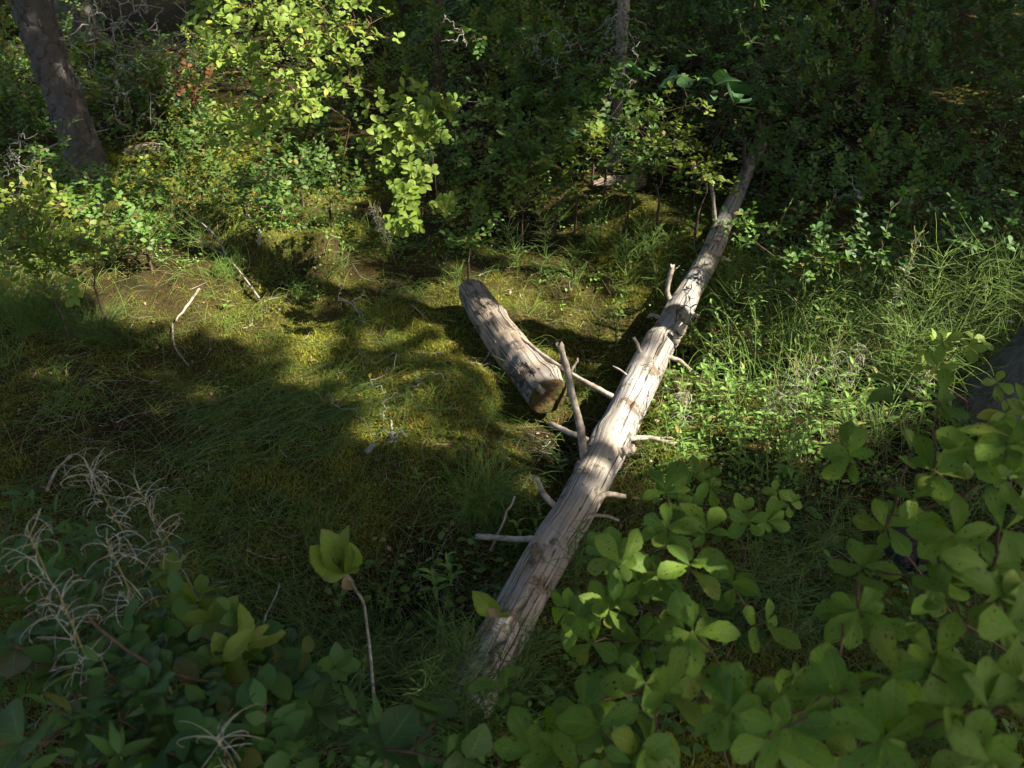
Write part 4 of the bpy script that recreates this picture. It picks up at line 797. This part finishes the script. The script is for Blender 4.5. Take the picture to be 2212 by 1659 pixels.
# moss: small upright leaflets, denser where they show larger
def moss():
    n = 560000; px, py = R.uniform(-250, 2460, n), R.uniform(330, 1900, n) ; py = 330 + (py - 330) ** 1.0
    p = flat(px, py); x, y = p[:, 0], p[:, 1]; dist = np.linalg.norm(p - [0, 0, CAMZ], axis=1)
    x = x + R.normal(0, .01, n); y = y + R.normal(0, .01, n); t = tintf(x, y); keep = (R.random(n) < .15 + 1.3 * t) & (y < 7); x, y, t, dist = x[keep], y[keep], t[keep], dist[keep]; n = len(x)
    z = H(x, y); L = R.uniform(.005, .012, n) * (.8 + .1 * dist) * (.7 + .6 * t); wd = L * R.uniform(.18, .32, n); a = R.uniform(0, 6.28, n); le = R.normal(0, .55, (n, 2))
    b0 = np.stack([x - np.cos(a) * wd, y - np.sin(a) * wd, z - .001], -1); b1 = np.stack([x + np.cos(a) * wd, y + np.sin(a) * wd, z - .001], -1); tp = np.stack([x + le[:, 0] * L, y + le[:, 1] * L, z + L], -1)
    V = np.stack([b0, b1, tp], 1).reshape(-1, 3); F = np.arange(3 * n).reshape(n, 3)
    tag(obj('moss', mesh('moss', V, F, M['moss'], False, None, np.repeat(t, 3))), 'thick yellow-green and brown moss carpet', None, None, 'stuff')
moss()
def scatter_small(px0, px1, py0, py1, n, L, mat, name, label, up, tm=T_ov, patch=0.0):
    p = flat(R.uniform(px0, px1, n), R.uniform(py0, py1, n)); x, y = p[:, 0], p[:, 1]; k = vnoise(x * 3, y * 3, 21) > patch; x, y = x[k], y[k]; n = len(x)
    P = np.stack([x, y, H(x, y) + R.uniform(.004, up, n)], -1); g = Geo().add(*put_leaves(tm, P, frames(R.normal(0, 1, (n, 3)) * [1, 1, .35], R.normal(0, .35, (n, 3)) + [0, 0, 1]), R.uniform(.5, 1.2, n) * L))
    tag(obj(name, g.build(name, M[mat])), label, None, None, 'stuff')
scatter_small(1400, 2150, 680, 1100, 3600, .02, 'herb', 'ground_cover', 'small-leaved ground cover right of the log', .06, patch=-.3)
scatter_small(0, 1500, 380, 620, 5200, .020, 'herb', 'ground_cover', 'small-leaved ground cover along the back bank', .05, patch=-.1)
scatter_small(0, 2212, 150, 420, 9000, .04, 'yellowish', 'ground_cover', 'low leafy cover under the back shrubs', .18, patch=-.6)
scatter_small(150, 1400, 520, 1100, 700, .012, 'herb', 'ground_cover', 'tiny sprouts in the moss', .015, patch=.1)
scatter_small(700, 2212, 1150, 1659, 1800, .03, 'huck', 'ground_cover', 'dim small leaves in the foreground', .08, patch=.0)
scatter_small(1450, 2212, 380, 680, 3600, .028, 'deep', 'ground_cover', 'dark low leaves behind the tangle', .16, patch=-.5)
scatter_small(250, 560, 60, 330, 500, .035, 'red', 'fallen_leaves', 'reddish low leaves in the far dappled light', .08, patch=.1)
scatter_small(0, 2212, 480, 1400, 900, .018, 'dry', 'fallen_leaves', 'small dry leaves and scales on the moss', .012, patch=-1)
def needles():
    n = 9000; p = flat(R.uniform(0, 2212, n), R.uniform(480, 1640, n)); a = R.uniform(0, 6.28, n); L = R.uniform(.008, .02, n); d = np.stack([np.cos(a) * L, np.sin(a) * L], -1)
    x = np.stack([p[:, 0], p[:, 0] + d[:, 0]], 1); y = np.stack([p[:, 1], p[:, 1] + d[:, 1]], 1); P = np.stack([x, y, H(x, y) + R.uniform(.004, .012, (n, 2))], -1)
    tag(obj('fallen_needles', Geo().add(*strands(P, (.0009 * np.ones((1, 2))), 3)).build('fallen_needles', M['needle'])), 'brown conifer needles strewn over the moss', None, None, 'stuff')
needles()
def litter():
    n = 650; p = flat(R.uniform(0, 2212, n), R.uniform(430, 1600, n)); a = R.uniform(0, 6.28, n); L = R.uniform(.03, .14, n); q = np.linspace(0, 1, 6); wob = R.normal(0, .12, (n, 1)) * np.sin(q * 4.2)[None]
    x = p[:, 0:1] + L[:, None] * (q * np.cos(a)[:, None] - wob * np.sin(a)[:, None]); y = p[:, 1:2] + L[:, None] * (q * np.sin(a)[:, None] + wob * np.cos(a)[:, None])
    P = np.stack([x, y, H(x, y) + .006 + R.random((n, 1)) * .02 * q], -1); tag(obj('twig_litter', Geo().add(*strands(P, R.uniform(.0008, .0022, (n, 1)) * (1 - .5 * q)[None], 4)).build('twig_litter', M['greytwig'])), 'small grey twigs strewn over the moss', None, None, 'stuff')
litter()

# ------------------------------------------------------------------ sticks and dead twigs
def stick(pts, r0, r1, label, mat='greytwig', name='stick', cat='stick', fork=(), group=None):
    P = [gp(a, b, u) for a, b, u in pts]; b = P[0].copy(); t0 = tag(obj(name, stick_mesh(P, r0, r1, name, mat, b, pts[0][0], 6, 22, .006), None, tuple(b)), label, cat, group)
    return t0
for pts, r0, r1, lab, mt in [
    ([(490, 548, .02), (462, 505, .07), (418, 450, .10)], .007, .003, 'pale bare stick poking up from the left mossy bank', 'greytwig'),
    ([(566, 530, .03), (552, 490, .06), (528, 440, .10)], .006, .003, 'second bare stick right of the first on the mossy bank', 'greytwig'),
    ([(548, 572, .015), (490, 552, .02), (400, 505, .05)], .005, .003, 'long thin stick lying across the front of the mossy bank', 'greytwig'),
    ([(675, 505, .03), (655, 488, .05), (635, 492, .04)], .006, .004, 'short curved stick beside the brown rotten wood', 'stub'),
    ([(430, 625, .02), (405, 660, .02), (380, 692, .015)], .007, .004, 'lichen-crusted stick on the sunny moss', 'stub'),
    ([(372, 700, .012), (378, 750, .014), (408, 790, .012)], .004, .002, 'thin bent stick at the edge of shadow on the left moss', 'greytwig'),
    ([(822, 728, .012), (838, 690, .02), (826, 660, .012)], .003, .002, 'thin curved twig left of the short log', 'twig'),
    ([(890, 660, .012), (905, 672, .012), (922, 690, .012)], .004, .002, 'small straight twig between shadow and short log', 'greytwig'),
    ([(735, 645, .012), (765, 662, .03), (785, 700, .012)], .005, .002, 'crooked pale twig in the shadow band on the moss', 'greytwig'),
    ([(790, 978, .012), (800, 972, .014), (808, 968, .012)], .010, .009, 'short pale wood chip on the dim moss', 'greytwig'),
    ([(555, 1380, .02), (580, 1320, .06), (606, 1262, .09)], .004, .002, 'pale thin stick rising from the lower left grass', 'greytwig'),
    ([(840, 1415, .03), (865, 1430, .05), (885, 1460, .03)], .004, .003, 'short broken twig at the bottom of the hollow', 'greytwig'),
    ([(1880, 1020, .02), (1890, 990, .03), (1920, 960, .03)], .003, .002, 'thin dry stalk under the near azalea branch', 'twig'),
    ([(1320, 640, .03), (1290, 590, .03), (1260, 560, .03)], .003, .002, 'thin twig lying behind the logs', 'twig'),
    ([(60, 340, .16), (150, 300, .24), (235, 278, .30)], .008, .004, 'grey dead branch lying in front of the plated trunk', 'greytwig'),
    ([(1060, 1190, .02), (1085, 1130, .10), (1110, 1075, .16)], .005, .003, 'thin leaning stalk beside the horizontal stub', 'stub'),
    ([(100, 1060, .02), (120, 1020, .03), (150, 985, .02)], .006, .004, 'dull brown stick in the dark left grass', 'stub'),
    ([(2130, 700, .1), (2150, 697, .12), (2190, 695, .14)], .004, .004, 'pale stick in front of the right-hand trunk', 'greytwig'),
    ([(1060, 540, .02), (1080, 560, .02), (1100, 580, .02)], .003, .002, 'thin twig in the dark moss behind the short log', 'twig')]:
    stick(pts, r0, r1, lab, mt)
def deadtwigs(base, tips, label, r=.004, mat='greytwig', name='dead_branch', cat='branch', leaves=0, leafmat='azalea', wob=.14):
    t0 = thing(name, tuple(base), label, cat); s, rd, ax = twigtree(base, tips, .0012, r, wob); K = 9
    S = np.stack([catmull(q, K) for q in s]); S = S + R.normal(0, .004, S.shape) * np.sin(np.linspace(0, 3.14, K))[None, :, None]; RR = np.stack([np.interp(np.linspace(0, 1, K), np.linspace(0, 1, 4), q) for q in rd])
    obj('twig', Geo().add(*strands(S, RR, 5)).build('twig', M[mat], base), t0)
    if leaves:
        for k in range(leaves):
            p = tips[R.integers(len(tips))]; pp, q, sz = whorl(p, np.array([0, 0, 1.]), 1, .022, .3); o = bpy.data.objects.new('leaf', LEAFM[('ob8', leafmat)][R.integers(4)]); COL.objects.link(o); o.parent = t0
            m = Matrix((q[0] * sz[0]).tolist()).to_4x4(); m.translation = Vector(pp[0] - base); o.matrix_basis = m
tw = [gp(a, b, u) for a, b, u in [(800, 820, .06), (850, 800, .07), (900, 800, .08), (940, 810, .07), (970, 820, .05), (790, 770, .05), (770, 740, .06), (830, 850, .05), (835, 890, .04), (860, 930, .05), (820, 900, .03), (890, 835, .03)]]
deadtwigs(gp(845, 960), np.array(tw), 'sprawling grey twiggy branch with a few leaves on the dim moss', .004, leaves=22)
tw = [gp(a, b, u) for a, b, u in [(860, 935, .03), (820, 930, .06), (770, 900, .07), (720, 870, .06), (690, 850, .05), (830, 960, .03)]]
deadtwigs(gp(880, 945), np.array(tw), 'bent bare branch with yellowing leaf tips left of the moss hump', .004, leaves=9)
tw = [gp(a, b, u) for a, b, u in [(730, 640, .06), (760, 650, .05), (775, 670, .03), (790, 620, .08), (740, 600, .08)]]
deadtwigs(gp(790, 700), np.array(tw), 'small crooked twig with curled leaves where the shadow crosses the moss', .003, leaves=7)
# hanging dead spruce branches at top left, and the dead twig curtain at top middle
def hanging(px0, py0, d, ends, label, r=.008, twigs=30, spread=.25):
    a0 = at(px0, py0, d); tips = []
    for ex, ey, dd in ends:
        e = at(ex, ey, d + dd)
        for k in range(max(1, twigs // len(ends))): f = R.uniform(.3, 1); tips.append(a0 + (e - a0) * f + R.normal(0, spread * .35, 3) + [0, 0, -.1 * f * f])
        tips.append(e)
    deadtwigs(a0, floor_(tips, .02), label, r, 'greytwig', wob=.18)
hanging(230, -60, 5.6, [(160, 120, 0), (260, 240, .1), (310, 170, .2), (200, 60, .1)], 'bare grey dead spruce branch hanging right of the plated trunk', .010, 70, .3)
hanging(290, -40, 6.2, [(330, 120, 0), (400, 100, .1), (260, 160, .2)], 'second bare dead spruce branch in front of the far trunk', .008, 50, .3)
hanging(380, -40, 5.0, [(405, 60, 0), (400, 110, .1)], 'thin curved dead twig at the top left of the azalea', .004, 8, .1)
hanging(40, 300, 5.0, [(20, 330, -.1), (60, 360, -.2), (0, 380, -.2), (110, 370, -.1)], 'pale tangle of dead twigs left of the plated trunk foot', .004, 60, .25)
hanging(250, 170, 5.6, [(250, 240, 0), (275, 290, 0)], 'bent dead stem standing right of the plated trunk', .012, 8, .1)
hanging(1335, -60, 4.9, [(1330, 60, 0), (1345, 150, 0), (1325, 270, .0), (1370, 90, 0), (1310, 110, .1)], 'curtain of hanging dead twigs on the thin dead tree at the top middle', .007, 80, .17)
hanging(1200, 60, 4.6, [(1130, 110, 0), (1230, 100, .1), (1180, 140, 0)], 'thin bare branch reaching left in the dark top middle', .004, 26, .18)
hanging(980, 60, 4.4, [(960, 30, 0), (1000, 70, 0)], 'broken dead twig tip beside the sunlit azalea', .004, 8, .08)
hanging(1860, 430, 4.1, [(1830, 380, 0), (1815, 350, 0)], 'short dead branch sticking up in the dark right thicket', .007, 4, .05)
tp = onground(.62, 5.1); t0 = thing('dead_tree', tuple(tp), 'thin dead standing tree among hanging twigs at the top middle', 'tree'); obj('trunk', stick_mesh([tp, tp + [.0, .02, .8], tp + [-.03, 0, 2.6], tp + [0, 0, 5]], .035, .022, 'trunk', 'greytwig', tp, 5, 12, 60), t0)
for k, (x, y) in enumerate([(-.55, 6.3), (.05, 7.2), (1.6, 7.6), (2.6, 6.6), (3.4, 8.2), (-2.4, 9.0), (-1.2, 8.3), (4.6, 7.3)]):
    tp = onground(x, y); t0 = thing('young_tree', tuple(tp), 'thin dark trunk standing deep in the thicket', 'tree', 'thin trunks in the thicket'); obj('trunk', stick_mesh([tp, tp + [R.normal(0, .05), 0, 2], tp + [R.normal(0, .1), 0, 6]], R.uniform(.03, .07), .02, 'trunk', 'twig', tp, k, 10, 50), t0)

# ------------------------------------------------------------------ unseen spruces added for shade; crowns cut away where sun patches should fall
GAPS = [ # (height above ground at which the patch of sun falls, photo outline of the patch)
    (.0, [(60, 560), (300, 470), (420, 440), (560, 470), (700, 500), (800, 560), (860, 620), (960, 640), (980, 690), (860, 690), (760, 650), (640, 620), (600, 600), (640, 660), (740, 720), (690, 770), (520, 740), (400, 760), (250, 720), (100, 690), (0, 700), (-200, 700), (-200, 600)]),
    (.0, [(960, 590), (1050, 560), (1150, 580), (1330, 600), (1440, 640), (1420, 760), (1330, 820), (1280, 800), (1180, 760), (1120, 700), (1040, 700), (980, 700)]),
    (.1, [(940, 560), (1120, 560), (1200, 680), (1300, 800), (1330, 900), (1200, 940), (1050, 800), (960, 680)]),
    (.15, [(1420, 615), (1560, 600), (1570, 640), (1550, 690), (1530, 770), (1480, 870), (1420, 960), (1380, 1050), (1320, 1080), (1200, 1070), (1200, 1010), (1260, 910), (1310, 810), (1380, 710)]),
    (.1, [(1430, 660), (1640, 650), (1800, 670), (2100, 640), (2160, 760), (2120, 900), (1960, 960), (1800, 1010), (1600, 1010), (1460, 1010), (1380, 1040), (1360, 980), (1440, 860)]),
    (.3, [(1500, 620), (1700, 680), (1850, 630), (1960, 560), (2150, 560), (2212, 600), (2212, 690), (2100, 700), (1900, 720), (1600, 740)]),
    (.85, [(410, -80), (860, -80), (800, 60), (800, 200), (690, 290), (560, 290), (450, 200)]),
    (.6, [(780, 200), (1000, 170), (1000, 260), (940, 420), (980, 460), (940, 560), (840, 540), (780, 430)]),
    (.0, [(260, 290), (430, 260), (430, 330), (300, 345)]),
    (.2, [(320, 100), (470, 120), (470, 220), (340, 210)]),
    (.2, [(0, 40), (90, 60), (100, 200), (0, 190)]), (.3, [(0, 380), (90, 400), (250, 480), (230, 560), (0, 560)]), (.2, [(520, 330), (680, 340), (700, 480), (560, 470)]),
]
def inpoly(x, y, poly):
    r = np.zeros(x.shape, bool); n = len(poly)
    for i in range(n):
        (x1, y1), (x2, y2) = poly[i], poly[(i + 1) % n]
        if y1 == y2: continue
        r ^= ((y1 > y) != (y2 > y)) & (x < (x2 - x1) * (y - y1) / (y2 - y1) + x1)
    return r
def canopy():
    n = 200000; gx_ = R.uniform(-6.5, 5.0, n); gy_ = R.uniform(-.5, 11, n); z = R.uniform(3.2, 8.5, n)
    P = np.stack([gx_, gy_, 0 * gx_], -1) + SUND * (z / SUND[2])[:, None]; keep = np.ones(n, bool)
    for h, poly in GAPS:
        q = P - SUND * ((P[:, 2] - h) / SUND[2])[:, None]; u, v = pix(q); f = (q[:, 1] > .2)
        keep &= ~(inpoly(u + R.normal(0, 9, n), v + R.normal(0, 6, n), poly) & f)
    keep &= (vnoise(gx_ * 2.2, gy_ * 2.2, 31) < .62) | (gy_ < 4.5)
    for h, dr, poly in [(.85, .6, [(1100, 1000), (1500, 960), (1750, 900), (1800, 1900), (1000, 1900)]), (.85, .42, [(1750, 850), (2500, 780), (2700, 1900), (1800, 1900)]), (.0, .72, [(560, 740), (900, 690), (1200, 900), (1180, 1080), (750, 1000)]), (.0, .5, [(0, 700), (700, 720), (900, 1000), (500, 1020), (0, 900)]), (.75, .55, [(1150, 1040), (1650, 1040), (1700, 1500), (1150, 1500)]), (.1, .84, [(1060, 360), (1300, 360), (1560, 540), (1480, 600), (1060, 560)]),
                        (.8, .52, [(850, -300), (1750, -300), (1700, 380), (1000, 380)]), (.8, .33, [(1750, -300), (2600, -300), (2600, 350), (1700, 400)]), (.3, .62, [(-300, 0), (450, -100), (800, 300), (760, 480), (-300, 560)])]:
        q = P - SUND * ((P[:, 2] - h) / SUND[2])[:, None]; u, v = pix(q); keep &= ~(inpoly(u, v, poly) & (q[:, 1] > .2) & (R.random(n) < dr))
    P = P[keep]
    # added trunks to carry the sprays left after cutting the sun patches
    TR = [(4.6, -.8), (6.4, 1.8), (8.6, -1.6), (4.9, 4.6), (8.2, 4.9), (6.6, 8.3), (10.6, 1.6), (11.2, 6.9), (3.3, 9.6), (9.5, 10.2)]
    TP = np.array(TR); own = np.argmin(((P[:, None, :2] - TP[None]) ** 2).sum(-1), 1)
    for k, (x, y) in enumerate(TR):
        b = onground(x, y); Q = P[own == k]
        if len(Q) < 20: continue
        t0 = thing('shade_spruce', tuple(b), 'unseen spruce added to shade the clearing, its crown cut for sun patches', 'tree', 'unseen spruces added for shade')
        obj('trunk', stick_mesh([b - [0, 0, .1], b + [0, 0, 4], b + [0, 0, 10]], .14, .03, 'trunk', 'bark', b, k, 12, 50), t0)
        s = Q[R.permutation(len(Q))[:120]]; a = np.stack([np.full(len(s), b[0]), np.full(len(s), b[1]), s[:, 2] + .3], -1); q = np.linspace(0, 1, 5)[None, :, None]
        LM = a[:, None] + (s - a)[:, None] * q - np.array([0, 0, .25]) * np.sin(q * 3.14); near = np.ones(len(s), bool)
        o = obj('limb', Geo().add(*strands(LM, np.linspace(.014, .004, 5)[None], 3)).build('limb', M['twig'], b), t0); o['kind'] = 'stuff'
        L = R.uniform(.09, .20, len(Q)); o = obj('crown', Geo().add(*put_leaves(T_quad, Q, frames(R.normal(0, 1, Q.shape) * [1, 1, .5], R.normal(0, .8, Q.shape) + SUND), L)).build('crown', M['spruce'], b), t0); o['kind'] = 'stuff'
canopy()
def number_labels(group, fmt, far=None):
    O = [o for o in SC.objects if o.get('group') == group and (far is None or o.location.y < far)]
    words = 'first second third fourth fifth sixth seventh eighth ninth tenth eleventh twelfth thirteenth fourteenth fifteenth sixteenth seventeenth eighteenth nineteenth twentieth'.split() + ['twenty-first', 'twenty-second', 'twenty-third', 'twenty-fourth', 'twenty-fifth', 'twenty-sixth', 'twenty-seventh', 'twenty-eighth', 'twenty-ninth', 'thirtieth'] + ['thirty-' + q for q in 'first second third fourth fifth sixth seventh eighth ninth'.split()] + ['fortieth'] + ['forty-' + q for q in 'first second third fourth fifth sixth seventh eighth ninth'.split()] + ['fiftieth'] + ['fifty-' + q for q in 'first second third fourth fifth sixth seventh eighth ninth'.split()] + ['sixtieth'] + ['sixty-' + q for q in 'first second third fourth fifth sixth seventh eighth ninth'.split()] + ['seventieth'] + ['seventy-' + q for q in 'first second third fourth fifth'.split()]
    O.sort(key=lambda o: float(pix(np.array(o.location))[0]))
    for k, o in enumerate(O):
        if k < len(words): o['label'] = fmt % ('leftmost' if k == 0 else words[k] + ' from the left')
number_labels('horsetails in the sunlit tangle at right', 'bright feathery horsetail in the sunlit tangle at right, %s')
number_labels('dim horsetails in the foreground', 'dim horsetail in the shaded foreground, %s')
number_labels('narrow-leaved shrubs behind the mossy ridge', 'narrow-leaved shrub with drooping whorls behind the mossy ridge, %s')
number_labels('horsetails behind the logs', 'horsetail spray on the moss behind the two logs, %s')
number_labels('horsetails on the left bank', 'horsetail on the mossy bank at the back left, %s')
number_labels('willowherbs gone to seed', 'willowherb gone to white seed fluff in the sunlit tangle, %s')
number_labels('willowherbs in the sunny gap right of the fallen log', 'light green willowherb right of the fallen log, %s')
number_labels('low shrubs round the plated trunk', 'low leafy shrub in the dappled undergrowth round the plated trunk, %s')
number_labels('horsetails over the near end of the log', 'dim horsetail in front of the near end of the fallen log, %s')
number_labels('thin trunks in the thicket', 'thin dark trunk standing deep in the thicket, %s')
number_labels('reddening bushes behind the clearing', 'small bush turning red in the dappled light behind the clearing, %s')
for lo, hi, nm in [(5.0, 6.0, 'first row'), (6.0, 6.75, 'second row'), (6.75, 7.5, 'third row'), (7.5, 8.2, 'fourth row')]:
    O = [o for o in SC.objects if o.get('group') == GR and lo <= o.location.y < hi and o.location.x <= 0]; O.sort(key=lambda o: o.location.x)
    for k, o in enumerate(O[:9]): o['label'] = ('yellow-green' if o['label'].startswith('yellow') else 'whorled-leaf' if 'whorled' in o['label'] else 'green small-leaved') + ' shrub, %s behind the left bank, %s' % (nm, ['leftmost', 'second from the left', 'third from the left', 'fourth from the left', 'fifth from the left', 'sixth from the left', 'seventh from the left', 'eighth from the left', 'ninth from the left'][k])
for lo, hi, nm in [(3.0, 4.4, 'front edge'), (4.4, 5.0, 'first row'), (5.0, 5.6, 'second row'), (5.6, 6.25, 'third row')]:
    O = [o for o in SC.objects if o.get('group') == GR and lo <= o.location.y < hi and o.location.x > 0]; O.sort(key=lambda o: o.location.x)
    nth = 'leftmost,second from the left,third from the left,fourth from the left,fifth from the left,sixth from the left,seventh from the left,eighth from the left,ninth from the left,tenth from the left'.split(',')
    for k, o in enumerate(O[:10]): o['label'] = ('yellow-green' if o['label'].startswith('yellow') else 'whorled-leaf' if 'whorled' in o['label'] else 'dark small-leaved') + ' shrub, %s of the right thicket, %s' % (nm, nth[k])
print('OBJECTS', len(SC.objects), 'TRIS', sum(len(m.loops) - 2 * len(m.polygons) for m in bpy.data.meshes))
